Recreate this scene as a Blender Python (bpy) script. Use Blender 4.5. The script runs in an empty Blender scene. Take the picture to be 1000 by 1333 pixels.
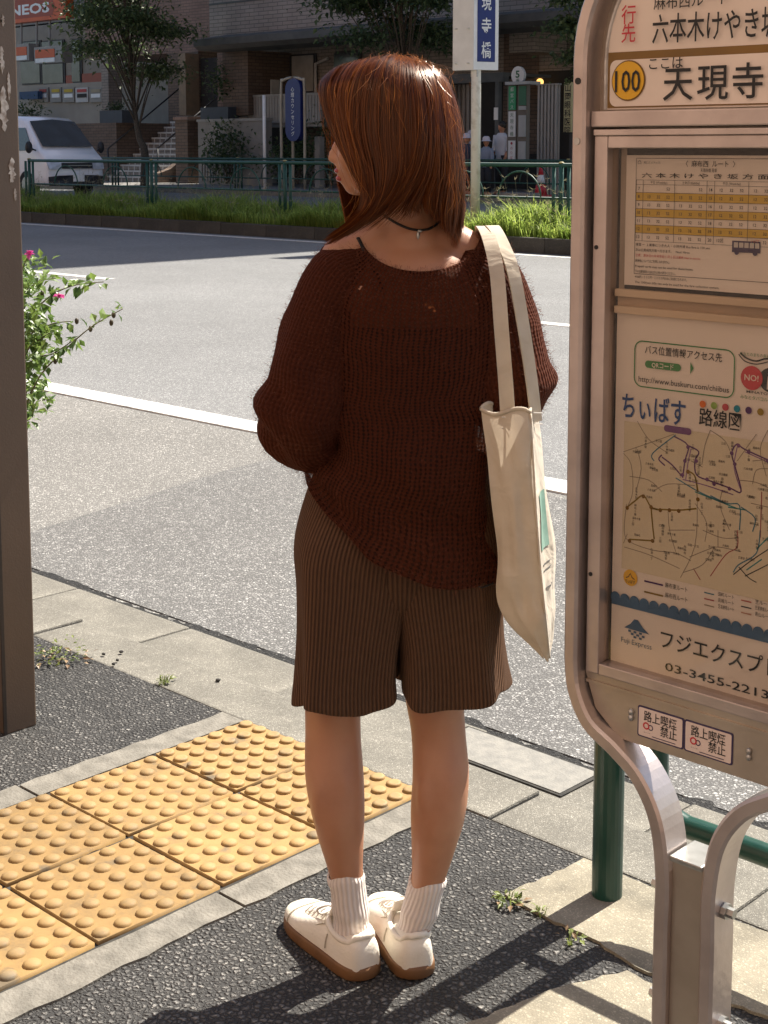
import bpy, bmesh, math, random
import numpy as np
from mathutils import Vector, Matrix
random.seed(7); rng = np.random.default_rng(7)
R = math.radians
scene = bpy.context.scene
COL = scene.collection

# ------------------------------------------------------------------ camera, world, sun, exposure
# world axes: X runs along the street, Y straight across it, metres, Z up, pavement surface = 0
FPX, HOR, CEN, EYE, AZ = 1920.0, 195.0, 430.0, 1.46, R(43.7)   # focal length, horizon, optical axis in pixels of a 1000x1333 frame
PIT = math.atan((CEN - HOR) / FPX)
cam_d = bpy.data.cameras.new('camera'); cam = bpy.data.objects.new('camera', cam_d); COL.objects.link(cam)
cam_d.sensor_fit = 'VERTICAL'; cam_d.sensor_height = 36.0; cam_d.lens = FPX / 1333 * 36
cam_d.shift_y = (CEN - 666.5) / 1333; cam_d.clip_start = 0.05; cam_d.clip_end = 2000
cam.location = (0, 0, EYE); cam.rotation_euler = (math.pi / 2 - PIT, 0, AZ)
scene.camera = cam
SUN_EL, SUN_AZ = R(53), R(89)          # azimuth counted from +X towards +Y
w = bpy.data.worlds.new('World'); scene.world = w; w.use_nodes = True
wn = w.node_tree.nodes; wl = w.node_tree.links
sky = wn.new('ShaderNodeTexSky'); sky.sky_type = 'NISHITA'; sky.sun_disc = False
sky.sun_elevation = SUN_EL; sky.sun_rotation = math.pi / 2 - SUN_AZ
sky.air_density = 1.0; sky.dust_density = 1.6; sky.ozone_density = 1.0
bg = wn['Background']; bg.inputs['Strength'].default_value = 0.068
wl.new(sky.outputs['Color'], bg.inputs['Color'])
sl = bpy.data.lights.new('sun', 'SUN'); sl.energy = 5.0; sl.angle = R(0.5); sl.color = (1.0, 0.93, 0.82)
so = bpy.data.objects.new('sun', sl); COL.objects.link(so)
sd = Vector((math.cos(SUN_EL) * math.cos(SUN_AZ), math.cos(SUN_EL) * math.sin(SUN_AZ), math.sin(SUN_EL)))
so.rotation_euler = sd.to_track_quat('Z', 'Y').to_euler(); so.location = (0, 20, 40)
vs = scene.view_settings; vs.view_transform = 'Standard'; vs.look = 'None'; vs.gamma = 1.0; vs.exposure = 1.2
vs.use_curve_mapping = False

# ------------------------------------------------------------------ measuring helpers
_cp, _sp, _ca, _sa = math.cos(PIT), math.sin(PIT), math.cos(AZ), math.sin(AZ)
def ray(px, py):
    u = (px - 500) / FPX; v = (CEN - py) / FPX
    y = _cp + v * _sp
    return (u * _ca - y * _sa, u * _sa + y * _ca, -_sp + v * _cp)
def at(px, py, Y):
    r = ray(px, py); t = Y / r[1]
    return (r[0] * t, Y, EYE + r[2] * t)
def atx(px, py, X):
    r = ray(px, py); t = X / r[0]
    return (X, r[1] * t, EYE + r[2] * t)
def gr(px, py, z=0.0):
    r = ray(px, py); t = (z - EYE) / r[2]
    return (r[0] * t, r[1] * t, z)

# ------------------------------------------------------------------ object helpers
ORG = {}
def empty(name, loc, rz=0.0):
    o = bpy.data.objects.new(name, None); COL.objects.link(o); o.empty_display_size = 0.1
    o.location = loc; o.rotation_euler = (0, 0, rz); ORG[o.name] = np.array(loc, float); return o
def tag(o, label=None, cat=None, group=None, kind=None):
    if label: o['label'] = label
    if cat: o['category'] = cat
    if group: o['group'] = group
    if kind: o['kind'] = kind
    return o
def thing(name, loc, label, cat, group=None, rz=0.0):
    return tag(empty(name, loc, rz), label, cat, group)
def nv(a):
    a = np.asarray(a, float); return a / (np.linalg.norm(a) + 1e-12)
class MB:
    def __init__(s): s.v = []; s.f = []; s.uv = None
    def add(s, vs, fs):
        n = len(s.v); s.v.extend([tuple(map(float, p)) for p in vs]); s.f.extend([tuple(i + n for i in q) for q in fs]); return s
    def box(s, x0, x1, y0, y1, z0, z1):
        return s.add([(x0,y0,z0),(x1,y0,z0),(x1,y1,z0),(x0,y1,z0),(x0,y0,z1),(x1,y0,z1),(x1,y1,z1),(x0,y1,z1)],
                     [(0,3,2,1),(4,5,6,7),(0,1,5,4),(1,2,6,5),(2,3,7,6),(3,0,4,7)])
    def quad(s, *p): return s.add(p, [tuple(range(len(p)))])
    def prism(s, pts, vec):
        n = len(pts); a = [tuple(p) for p in pts]; b = [tuple(np.array(p) + np.array(vec)) for p in pts]
        return s.add(a + b, [tuple(range(n))[::-1], tuple(range(n, 2 * n))] + [(i, (i + 1) % n, n + (i + 1) % n, n + i) for i in range(n)])
    def tube(s, pts, rad, n=8, cap=True, flat=None):
        pts = [np.array(p, float) for p in pts]; m = len(pts)
        if not hasattr(rad, '__len__'): rad = [rad] * m
        up = None; rings = []
        for i in range(m):
            t = nv(pts[min(i + 1, m - 1)] - pts[max(i - 1, 0)])
            if up is None:
                up = np.array([0, 0, 1.0]) if abs(t[2]) < 0.9 else np.array([0, 1.0, 0])
            a = nv(np.cross(t, up)); up = nv(np.cross(a, t))
            rings.append([pts[i] + rad[i] * (math.cos(2 * math.pi * k / n) * a + math.sin(2 * math.pi * k / n) * up * (flat or 1.0)) for k in range(n)])
        return s.rings(rings, cap)
    def rings(s, rings, cap=True, close=True):
        n = len(rings[0]); base = len(s.v)
        for r in rings: s.v.extend([tuple(map(float, p)) for p in r])
        for i in range(len(rings) - 1):
            for k in range(n if close else n - 1):
                a = base + i * n + k; b = base + i * n + (k + 1) % n
                s.f.append((a, b, b + n, a + n))
        if cap:
            s.f.append(tuple(base + k for k in range(n))[::-1])
            s.f.append(tuple(base + (len(rings) - 1) * n + k for k in range(n)))
        return s
    def ball(s, c, r, nu=12, nvv=8, rot=None):
        c = np.array(c, float); r = np.array(r if hasattr(r, '__len__') else (r, r, r), float)
        vs = [(0, 0, -1)]; fs = []
        for i in range(1, nvv):
            p = -math.pi / 2 + math.pi * i / nvv
            for k in range(nu):
                t = 2 * math.pi * k / nu; vs.append((math.cos(p) * math.cos(t), math.cos(p) * math.sin(t), math.sin(p)))
        vs.append((0, 0, 1)); top = len(vs) - 1
        for k in range(nu):
            fs.append((0, 1 + (k + 1) % nu, 1 + k))
            for i in range(nvv - 2):
                a = 1 + i * nu + k; b = 1 + i * nu + (k + 1) % nu; fs.append((a, b, b + nu, a + nu))
            fs.append((1 + (nvv - 2) * nu + k, 1 + (nvv - 2) * nu + (k + 1) % nu, top))
        V = np.array(vs) * r
        if rot is not None: V = V @ np.array(rot).T
        return s.add(V + c, fs)
    def disc(s, c, r, right, up, n=24, rz=None):
        c = np.array(c, float); right = np.array(right, float); up = np.array(up, float)
        return s.add([c + r * math.cos(2*math.pi*k/n) * right + (rz or r) * math.sin(2*math.pi*k/n) * up for k in range(n)], [tuple(range(n))])
    def build(s, name, m, parent=None, smooth=False, local=False, bevel=0.0, uv=None):
        V = np.array(s.v, float).reshape(-1, 3)
        org = ORG.get(parent.name, np.zeros(3)) if parent is not None else np.zeros(3)
        if not local: V = V - org
        me = bpy.data.meshes.new(name); me.from_pydata(V.tolist(), [], s.f); me.materials.append(m)
        if smooth: me.polygons.foreach_set('use_smooth', [True] * len(me.polygons))
        if uv is not None:
            ul = me.uv_layers.new(name='UVMap'); li = np.zeros(len(me.loops), int); me.loops.foreach_get('vertex_index', li)
            ul.data.foreach_set('uv', np.asarray(uv, float)[li].ravel())
        if bevel > 0:
            bm = bmesh.new(); bm.from_mesh(me)
            bmesh.ops.bevel(bm, geom=bm.edges[:], offset=bevel, segments=2, affect='EDGES', profile=0.6)
            bm.to_mesh(me); bm.free()
        me.update()
        o = bpy.data.objects.new(name, me); COL.objects.link(o)
        if parent is not None: o.parent = parent
        ORG[o.name] = org if parent is not None else np.zeros(3)
        return o
def rect_ring(c, a, b, ha, hb):
    c = np.array(c, float); a = np.array(a, float); b = np.array(b, float)
    return [c - ha*a - hb*b, c + ha*a - hb*b, c + ha*a + hb*b, c - ha*a + hb*b]
def smooth_path(P, k=6):
    P = [np.array(p, float) for p in P]; out = []
    for i in range(len(P) - 1):
        p0 = P[max(i - 1, 0)]; p1 = P[i]; p2 = P[i + 1]; p3 = P[min(i + 2, len(P) - 1)]
        for j in range(k):
            t = j / k
            out.append(0.5 * ((2*p1) + (-p0 + p2)*t + (2*p0 - 5*p1 + 4*p2 - p3)*t*t + (-p0 + 3*p1 - 3*p2 + p3)*t**3))
    out.append(P[-1]); return out
_tc = None
def text_mesh(body, bold=0.0, res=2):
    global _tc
    if _tc is None:
        c = bpy.data.curves.new('tmp_text', 'FONT'); o = bpy.data.objects.new('tmp_text', c); COL.objects.link(o); _tc = o
    c = _tc.data; c.body = body; c.size = 1.0; c.offset = bold; c.resolution_u = res; c.fill_mode = 'FRONT'
    bpy.context.view_layer.update()
    dg = bpy.context.evaluated_depsgraph_get(); ev = _tc.evaluated_get(dg); m = ev.to_mesh()
    V = np.array([v.co[:] for v in m.vertices]).reshape(-1, 3); Fs = [tuple(p.vertices) for p in m.polygons]
    ev.to_mesh_clear(); return V, Fs
def put_text(mb, body, origin, height, right=(1,0,0), up=(0,0,1), xs=1.0, bold=0.0, align='L', width=None, res=2):
    """writes body on a plane; height = cap/kanji height in metres, origin = left (or centre) baseline point"""
    V, Fs = text_mesh(body, bold, res)
    if len(V) == 0: return mb
    V = V.copy(); V[:, 0] -= V[:, 0].min(); wd = V[:, 0].max()
    k = height / 0.78
    sx = k * xs
    if width: sx = width / max(wd, 1e-6)
    off = -wd * sx / 2 if align == 'C' else 0.0
    o = np.array(origin, float); r = np.array(right, float); u = np.array(up, float)
    P = o + np.outer(V[:, 0] * sx + off, r) + np.outer(V[:, 1] * k, u)
    return mb.add(P, Fs)
def stroke(mb, pts, wd, nrm=(0,-1,0)):
    """flat ribbon along a polyline in a plane"""
    P = [np.array(p, float) for p in pts]; n = np.array(nrm, float); L = []; Rr = []
    for i, p in enumerate(P):
        t = nv(P[min(i+1, len(P)-1)] - P[max(i-1, 0)]); sd_ = np.cross(n, t); L.append(p + sd_*wd/2); Rr.append(p - sd_*wd/2)
    m = len(P)
    return mb.add(L + Rr, [(i, i+1, m+i+1, m+i) for i in range(m-1)])

# ------------------------------------------------------------------ materials
MATS = {}
def nt(name):
    m = bpy.data.materials.new(name); m.use_nodes = True; t = m.node_tree
    return m, t.nodes, t.links, t.nodes['Principled BSDF']
def ramp(N, stops):
    r = N.new('ShaderNodeValToRGB'); e = r.color_ramp.elements
    while len(e) < len(stops): e.new(0.5)
    for i, (p, c) in enumerate(stops): e[i].position = p; e[i].color = (*c, 1)
    return r
def pm(name, c1, c2=None, scale=8.0, rough=0.6, metal=0.0, bump=0.0, bscale=None, detail=4.0, spec=0.5, emit=None, coat=0.0, lo=0.35, hi=0.65):
    """plain procedural paint / stone / metal: noise between two tones plus fine relief"""
    if name in MATS: return MATS[name]
    m, N, L, P = nt(name)
    c2 = c2 or tuple(x * 0.85 for x in c1)
    tc = N.new('ShaderNodeTexCoord'); nz = N.new('ShaderNodeTexNoise'); nz.inputs['Scale'].default_value = scale; nz.inputs['Detail'].default_value = detail
    L.new(tc.outputs['Object'], nz.inputs['Vector'])
    r = ramp(N, [(lo, c1), (hi, c2)]); L.new(nz.outputs['Fac'], r.inputs['Fac']); L.new(r.outputs['Color'], P.inputs['Base Color'])
    P.inputs['Roughness'].default_value = rough; P.inputs['Metallic'].default_value = metal; P.inputs['Specular IOR Level'].default_value = spec
    P.inputs['Coat Weight'].default_value = coat
    if bump:
        n2 = N.new('ShaderNodeTexNoise'); n2.inputs['Scale'].default_value = bscale or scale * 6; n2.inputs['Detail'].default_value = 3
        L.new(tc.outputs['Object'], n2.inputs['Vector'])
        b = N.new('ShaderNodeBump'); b.inputs['Strength'].default_value = bump; b.inputs['Distance'].default_value = 0.01
        L.new(n2.outputs['Fac'], b.inputs['Height']); L.new(b.outputs['Normal'], P.inputs['Normal'])
    if emit:
        P.inputs['Emission Color'].default_value = (*emit[0], 1); P.inputs['Emission Strength'].default_value = emit[1]
    MATS[name] = m; return m
def asphalt(name, stones, binder, scale, rel=0.6, big=0.4, tintscale=0.6, randomness=1.0, gap=(0.06, 0.28), dist=0.004, warp=1.3):
    """aggregate: every voronoi cell is a stone with its own tone, dark binder in between, worn patches over metres"""
    m, N, L, P = nt(name)
    tc = N.new('ShaderNodeTexCoord')
    v = N.new('ShaderNodeTexVoronoi'); v.feature = 'F1'; v.inputs['Scale'].default_value = scale; v.inputs['Randomness'].default_value = randomness
    e = N.new('ShaderNodeTexVoronoi'); e.feature = 'DISTANCE_TO_EDGE'; e.inputs['Scale'].default_value = scale; e.inputs['Randomness'].default_value = randomness
    wn_ = N.new('ShaderNodeTexNoise'); wn_.inputs['Scale'].default_value = scale * 1.3; wn_.inputs['Detail'].default_value = 2; L.new(tc.outputs['Object'], wn_.inputs['Vector'])
    wa = N.new('ShaderNodeVectorMath'); wa.operation = 'MULTIPLY_ADD'; wa.inputs[1].default_value = (warp / scale,)*3; L.new(wn_.outputs['Color'], wa.inputs[0]); L.new(tc.outputs['Object'], wa.inputs[2])
    for n in (v, e): L.new(wa.outputs[0], n.inputs['Vector'])
    sep = N.new('ShaderNodeSeparateColor'); L.new(v.outputs['Color'], sep.inputs['Color'])
    r = ramp(N, stones); L.new(sep.outputs['Red'], r.inputs['Fac'])
    er = ramp(N, [(gap[0], (0,0,0)), (gap[1], (1,1,1))]); L.new(e.outputs['Distance'], er.inputs['Fac'])
    mx = N.new('ShaderNodeMix'); mx.data_type = 'RGBA'; mx.inputs['A'].default_value = (*binder, 1)
    L.new(er.outputs['Color'], mx.inputs['Factor']); L.new(r.outputs['Color'], mx.inputs['B'])
    nz = N.new('ShaderNodeTexNoise'); nz.inputs['Scale'].default_value = tintscale; nz.inputs['Detail'].default_value = 6; nz.inputs['Roughness'].default_value = 0.65
    L.new(tc.outputs['Object'], nz.inputs['Vector'])
    nr = ramp(N, [(0.3, (1 - big,)*3), (0.7, (1 + big*0.35,)*3)]); L.new(nz.outputs['Fac'], nr.inputs['Fac'])
    mu = N.new('ShaderNodeMix'); mu.data_type = 'RGBA'; mu.blend_type = 'MULTIPLY'; mu.inputs['Factor'].default_value = 1.0
    L.new(mx.outputs['Result'], mu.inputs['A']); L.new(nr.outputs['Color'], mu.inputs['B'])
    L.new(mu.outputs['Result'], P.inputs['Base Color']); P.inputs['Roughness'].default_value = 0.82
    f = N.new('ShaderNodeTexNoise'); f.inputs['Scale'].default_value = scale * 2.2; L.new(tc.outputs['Object'], f.inputs['Vector'])
    ad = N.new('ShaderNodeMath'); ad.operation = 'MULTIPLY_ADD'; ad.inputs[1].default_value = 0.35
    L.new(f.outputs['Fac'], ad.inputs[0]); 
    hs = N.new('ShaderNodeMath'); hs.operation = 'MULTIPLY_ADD'; hs.inputs[1].default_value = 0.6; L.new(sep.outputs['Green'], hs.inputs[0]); L.new(er.outputs['Color'], hs.inputs[2])
    L.new(hs.outputs['Value'], ad.inputs[2])
    b = N.new('ShaderNodeBump'); b.inputs['Strength'].default_value = rel; b.inputs['Distance'].default_value = dist
    L.new(ad.outputs['Value'], b.inputs['Height']); L.new(b.outputs['Normal'], P.inputs['Normal'])
    MATS[name] = m; return m
def brick_mat(name, c1, c2, mortar, bw, bh, bump=0.4):
    m, N, L, P = nt(name)
    tc = N.new('ShaderNodeTexCoord'); s = N.new('ShaderNodeSeparateXYZ'); L.new(tc.outputs['Object'], s.inputs[0])
    ad = N.new('ShaderNodeMath'); ad.operation = 'ADD'; L.new(s.outputs['X'], ad.inputs[0]); L.new(s.outputs['Y'], ad.inputs[1])
    c = N.new('ShaderNodeCombineXYZ'); L.new(ad.outputs[0], c.inputs['X']); L.new(s.outputs['Z'], c.inputs['Y'])
    b = N.new('ShaderNodeTexBrick'); b.inputs['Scale'].default_value = 1.0; b.inputs['Brick Width'].default_value = bw; b.inputs['Row Height'].default_value = bh
    b.inputs['Mortar Size'].default_value = bh * 0.09; b.inputs['Color1'].default_value = (*c1, 1); b.inputs['Color2'].default_value = (*c2, 1); b.inputs['Mortar'].default_value = (*mortar, 1)
    L.new(c.outputs[0], b.inputs['Vector'])
    nz = N.new('ShaderNodeTexNoise'); nz.inputs['Scale'].default_value = 0.7; nz.inputs['Detail'].default_value = 5; L.new(tc.outputs['Object'], nz.inputs['Vector'])
    nr = ramp(N, [(0.3, (0.75,)*3), (0.7, (1.1,)*3)]); L.new(nz.outputs['Fac'], nr.inputs['Fac'])
    mu = N.new('ShaderNodeMix'); mu.data_type = 'RGBA'; mu.blend_type = 'MULTIPLY'; mu.inputs['Factor'].default_value = 1.0
    L.new(b.outputs['Color'], mu.inputs['A']); L.new(nr.outputs['Color'], mu.inputs['B']); L.new(mu.outputs['Result'], P.inputs['Base Color'])
    P.inputs['Roughness'].default_value = 0.75
    bp = N.new('ShaderNodeBump'); bp.inputs['Strength'].default_value = bump; bp.inputs['Distance'].default_value = 0.02; bp.invert = True
    L.new(b.outputs['Fac'], bp.inputs['Height']); L.new(bp.outputs['Normal'], P.inputs['Normal'])
    MATS[name] = m; return m
def leaf_mat(name, dark, light, trans=0.35, rough=0.5):
    m, N, L, P = nt(name)
    g = N.new('ShaderNodeNewGeometry'); r = ramp(N, [(0.0, dark), (0.55, tuple((a+b)/2 for a, b in zip(dark, light))), (1.0, light)])
    L.new(g.outputs['Random Per Island'], r.inputs['Fac']); L.new(r.outputs['Color'], P.inputs['Base Color'])
    P.inputs['Roughness'].default_value = rough
    t = N.new('ShaderNodeBsdfTranslucent'); L.new(r.outputs['Color'], t.inputs['Color'])
    mx = N.new('ShaderNodeMixShader'); mx.inputs[0].default_value = trans
    L.new(P.outputs[0], mx.inputs[1]); L.new(t.outputs[0], mx.inputs[2]); L.new(mx.outputs[0], N['Material Output'].inputs['Surface'])
    MATS[name] = m; return m
def glass_mat(name, tint=(0.9,0.95,0.95), refl=0.1, rough=0.03):
    m, N, L, P = nt(name)
    t = N.new('ShaderNodeBsdfTransparent'); t.inputs['Color'].default_value = (*tint, 1)
    g = N.new('ShaderNodeBsdfGlossy'); g.inputs['Roughness'].default_value = rough
    lw = N.new('ShaderNodeFresnel'); lw.inputs['IOR'].default_value = 1.45
    nz = N.new('ShaderNodeTexNoise'); nz.inputs['Scale'].default_value = 9; tc = N.new('ShaderNodeTexCoord'); L.new(tc.outputs['Object'], nz.inputs['Vector'])
    mr = N.new('ShaderNodeMath'); mr.operation = 'MULTIPLY'; mr.inputs[1].default_value = rough * 3; L.new(nz.outputs['Fac'], mr.inputs[0]); L.new(mr.outputs[0], g.inputs['Roughness'])
    mx = N.new('ShaderNodeMixShader'); fm = N.new('ShaderNodeMath'); fm.operation = 'MULTIPLY'; fm.inputs[1].default_value = 0.5; L.new(lw.outputs[0], fm.inputs[0]); L.new(fm.outputs[0], mx.inputs[0]); L.new(t.outputs[0], mx.inputs[1]); L.new(g.outputs[0], mx.inputs[2])
    L.new(mx.outputs[0], N['Material Output'].inputs['Surface']); MATS[name] = m; return m
def ribbed(name, c_hi, c_lo, count, rough=0.9, strength=0.8, dist=0.004, wob=0.0, vcount=0, sheen=0.3, alpha=None, power=1.0, vfac=0.35, nscale=60, glow=None):
    """cloth with raised ribs running along v of the UV map; count ribs over u = 0..1"""
    m, N, L, P = nt(name)
    uv = N.new('ShaderNodeUVMap'); uv.uv_map = 'UVMap'; s = N.new('ShaderNodeSeparateXYZ'); L.new(uv.outputs[0], s.inputs[0])
    tc = N.new('ShaderNodeTexCoord'); nz = N.new('ShaderNodeTexNoise'); nz.inputs['Scale'].default_value = nscale; nz.inputs['Detail'].default_value = 4; L.new(tc.outputs['Object'], nz.inputs['Vector'])
    def wave(sock, k, w_):
        a = N.new('ShaderNodeMath'); a.operation = 'MULTIPLY'; a.inputs[1].default_value = k * 2 * math.pi; L.new(sock, a.inputs[0])
        o = a.outputs[0]
        if w_:
            q = N.new('ShaderNodeMath'); q.operation = 'MULTIPLY_ADD'; q.inputs[1].default_value = w_; L.new(nz.outputs['Fac'], q.inputs[0]); L.new(o, q.inputs[2]); o = q.outputs[0]
        sn = N.new('ShaderNodeMath'); sn.operation = 'SINE'; L.new(o, sn.inputs[0])
        h = N.new('ShaderNodeMath'); h.operation = 'MULTIPLY_ADD'; h.inputs[1].default_value = 0.5; h.inputs[2].default_value = 0.5; L.new(sn.outputs[0], h.inputs[0])
        return h.outputs[0]
    hgt = wave(s.outputs['X'], count, wob)
    if power != 1.0:
        pw = N.new('ShaderNodeMath'); pw.operation = 'POWER'; pw.inputs[1].default_value = power; L.new(hgt, pw.inputs[0]); hgt = pw.outputs[0]
    if vcount:
        hv = wave(s.outputs['Y'], vcount, wob * 1.5); q = N.new('ShaderNodeMath'); q.operation = 'MULTIPLY_ADD'; q.inputs[1].default_value = vfac
        L.new(hv, q.inputs[0]); L.new(hgt, q.inputs[2]); hgt = q.outputs[0]
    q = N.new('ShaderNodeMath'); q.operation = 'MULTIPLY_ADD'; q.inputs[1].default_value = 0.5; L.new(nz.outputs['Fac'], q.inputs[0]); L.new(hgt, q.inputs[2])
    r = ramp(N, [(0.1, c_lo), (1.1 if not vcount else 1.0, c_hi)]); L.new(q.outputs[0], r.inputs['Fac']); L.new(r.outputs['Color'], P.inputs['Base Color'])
    b = N.new('ShaderNodeBump'); b.inputs['Strength'].default_value = strength; b.inputs['Distance'].default_value = dist
    L.new(q.outputs[0], b.inputs['Height']); L.new(b.outputs['Normal'], P.inputs['Normal'])
    P.inputs['Roughness'].default_value = rough; P.inputs['Sheen Weight'].default_value = sheen; P.inputs['Sheen Roughness'].default_value = 0.5
    P.inputs['Sheen Tint'].default_value = (*[min(1, c * 3) for c in c_hi], 1); P.inputs['Specular IOR Level'].default_value = 0.15
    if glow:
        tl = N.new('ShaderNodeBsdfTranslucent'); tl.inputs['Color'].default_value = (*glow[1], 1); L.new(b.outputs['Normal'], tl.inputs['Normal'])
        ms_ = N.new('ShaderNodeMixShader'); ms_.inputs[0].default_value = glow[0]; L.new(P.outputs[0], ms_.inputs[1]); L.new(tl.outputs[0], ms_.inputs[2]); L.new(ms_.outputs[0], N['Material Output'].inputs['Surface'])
    if alpha:
        ar = N.new('ShaderNodeMapRange'); ar.inputs['From Min'].default_value = 0.0; ar.inputs['From Max'].default_value = 1.6
        ar.inputs['To Min'].default_value = alpha[0]; ar.inputs['To Max'].default_value = alpha[1]; L.new(q.outputs[0], ar.inputs['Value']); L.new(ar.outputs[0], P.inputs['Alpha'])
    MATS[name] = m; return m

M_pave = asphalt('pavement_asphalt', [(0.0, (0.08,0.077,0.072)), (0.4, (0.18,0.172,0.16)), (0.75, (0.265,0.254,0.236)), (1.0, (0.40,0.382,0.35))], (0.030,0.029,0.028), 88, rel=1.0, big=0.45, tintscale=2.2, gap=(0.05, 0.42), dist=0.009, warp=0.9)
M_road = asphalt('road_asphalt', [(0.0, (0.16,0.163,0.166)), (0.5, (0.27,0.273,0.273)), (1.0, (0.47,0.467,0.455))], (0.12,0.122,0.123), 105, rel=0.5, big=0.24, tintscale=0.35, dist=0.004)
M_bay = asphalt('parking_bay_asphalt', [(0.0, (0.20,0.193,0.18)), (0.5, (0.325,0.314,0.292)), (1.0, (0.54,0.525,0.49))], (0.13,0.126,0.118), 95, rel=0.6, big=0.24, tintscale=0.6, dist=0.004)
M_patch = asphalt('patched_asphalt', [(0.0, (0.14,0.138,0.134)), (0.5, (0.245,0.241,0.232)), (1.0, (0.45,0.442,0.425))], (0.09,0.088,0.085), 98, rel=0.6, big=0.24, tintscale=0.7, dist=0.004)
M_kerb = asphalt('kerb_concrete', [(0.0, (0.15,0.14,0.118)), (0.5, (0.26,0.245,0.205)), (1.0, (0.38,0.36,0.31))], (0.16,0.15,0.125), 230, rel=0.5, big=0.35, tintscale=5.0, dist=0.002)
M_slab = asphalt('slab_concrete', [(0.0, (0.25,0.22,0.16)), (0.5, (0.32,0.285,0.21)), (1.0, (0.42,0.38,0.29))], (0.24,0.215,0.16), 180, rel=0.3, big=0.45, tintscale=7.0, dist=0.003)
M_oldkerb = asphalt('old_kerb_concrete', [(0.0, (0.05,0.045,0.035)), (0.5, (0.09,0.08,0.062)), (1.0, (0.15,0.135,0.105))], (0.05,0.045,0.035), 120, rel=0.3, big=0.5, tintscale=3.0)
M_joint = pm('joint_dirt', (0.02,0.019,0.017), (0.045,0.042,0.036), 40, 0.95)
M_soil = pm('soil', (0.05,0.038,0.025), (0.09,0.07,0.045), 20, 0.95, bump=0.5)
M_line = pm('road_paint', (0.62,0.61,0.58), (0.30,0.30,0.29), 26, 0.6, bump=0.3, bscale=120, detail=10, lo=0.5, hi=0.72)
M_white = pm('white_paint', (0.80,0.80,0.78), (0.72,0.72,0.69), 6, 0.4)
M_black = pm('black_print', (0.012,0.012,0.013), (0.02,0.02,0.02), 30, 0.6)
M_green = pm('green_fence_paint', (0.007,0.040,0.029), (0.012,0.055,0.040), 12, 0.3, bump=0.05, bscale=60)
M_green2 = pm('faded_green_fence_paint', (0.009,0.060,0.044), (0.018,0.085,0.062), 5, 0.5)
M_steel = pm('galvanised_steel', (0.52,0.52,0.50), (0.40,0.40,0.38), 40, 0.35, metal=0.9)
M_blackmetal = pm('dark_metal', (0.025,0.025,0.027), (0.04,0.04,0.042), 12, 0.5)
M_bark = pm('bark', (0.055,0.042,0.03), (0.10,0.08,0.055), 25, 0.9, bump=0.6, bscale=50)
M_leaf1 = leaf_mat('street_tree_leaf', (0.045,0.078,0.028), (0.14,0.19,0.075))
M_leaf2 = leaf_mat('dark_evergreen_leaf', (0.032,0.062,0.026), (0.11,0.16,0.065))
M_bush = leaf_mat('bush_leaf', (0.03,0.055,0.02), (0.10,0.15,0.05))
M_grass = leaf_mat('grass_blade', (0.13,0.21,0.035), (0.42,0.50,0.12), trans=0.72)
M_straw = leaf_mat('seed_head', (0.22,0.2,0.12), (0.38,0.34,0.22), trans=0.3)
# ================================================================== THE SETTING
ZR = -0.03                                                   # road surface
KI, KM, KO = 2.395, 2.585, 2.795                              # kerb inner edge, kerb/gutter joint, gutter edge
def structure(name, mb, m, **k):
    o = mb.build(name, m, **k); o['kind'] = 'structure'; return o
structure('ground', MB().box(-400, 400, -300, 500, -1.2, -0.5), M_soil)
pave = structure('pavement', MB().box(-60, 40, -4.2, KI - 0.006, -0.3, 0.0), M_pave)
structure('road', MB().box(-90, 60, KO + 0.012, 16.95, -0.32, ZR), M_road)
structure('parking_bay', MB().box(-90, 60, KO + 0.014, 5.06, ZR, ZR + 0.004), M_bay)
pt = [(-4.82, 2.84), (-1.0, 2.83), (12, 2.84), (12, 5.0), (-5.25, 5.0), (-5.2, 4.4), (-5.0, 3.6)]
structure('road_patch', MB().prism([(x, y, ZR + 0.004) for x, y in pt], (0, 0, 0.004)), M_patch)
structure('joint_bed', MB().box(-60, 40, KI - 0.006, KO + 0.012, -0.3, -0.045), M_joint)
# painted lines
structure('road_line', MB().box(-90, 60, 5.085, 5.285, ZR, ZR + 0.009), M_line)
for k in range(-3, 3):
    x1 = -14.05 + k * 10.0
    structure('lane_dash', MB().box(x1 - 5.0, x1, 10.04, 10.19, ZR, ZR + 0.005), M_line)
structure('road_line', MB().box(-90, 60, 16.5, 16.65, ZR, ZR + 0.005), M_line)
# kerb stones and gutter slabs, piece by piece
kerb = structure('kerb', MB().box(-60, 40, KI + 0.02, KM - 0.02, -0.28, -0.04), M_joint)
gut = structure('gutter', MB().box(-60, 40, KM + 0.02, KO - 0.02, -0.28, -0.05), M_joint)
def stone_mesh(L, y0, y1, z0, z1, mat):
    o = MB().box(-L/2 + .003, L/2 - .003, y0, y1, z0, z1).build('kerb_stone', mat, bevel=0.006); return o
ks = stone_mesh(0.6, -(KM-KI)/2 + .002, (KM-KI)/2 - .001, -0.2, 0.0, M_kerb); ks.parent = kerb
gs = stone_mesh(0.6, -(KO-KM)/2 + .002, (KO-KM)/2 - .002, -0.2, -0.012, M_kerb); gs.name = 'gutter_slab'; gs.parent = gut
for i in range(26):
    x = -9.47 + 0.6 * i
    for src, par, yc in ((ks, kerb, (KI+KM)/2), (gs, gut, (KM+KO)/2)):
        o = src if i == 0 else src.copy()
        if i: COL.objects.link(o); o.parent = par
        o.location = (x + (0.27 if src is gs else 0), yc + random.uniform(-.002, .002), random.uniform(-.004, .002)); o.rotation_euler = (random.uniform(-.006,.006), random.uniform(-.004,.004), 0)
structure('kerb_run', MB().box(-60, -9.8, KI + .002, KM, -0.2, -0.002), M_kerb)
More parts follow.
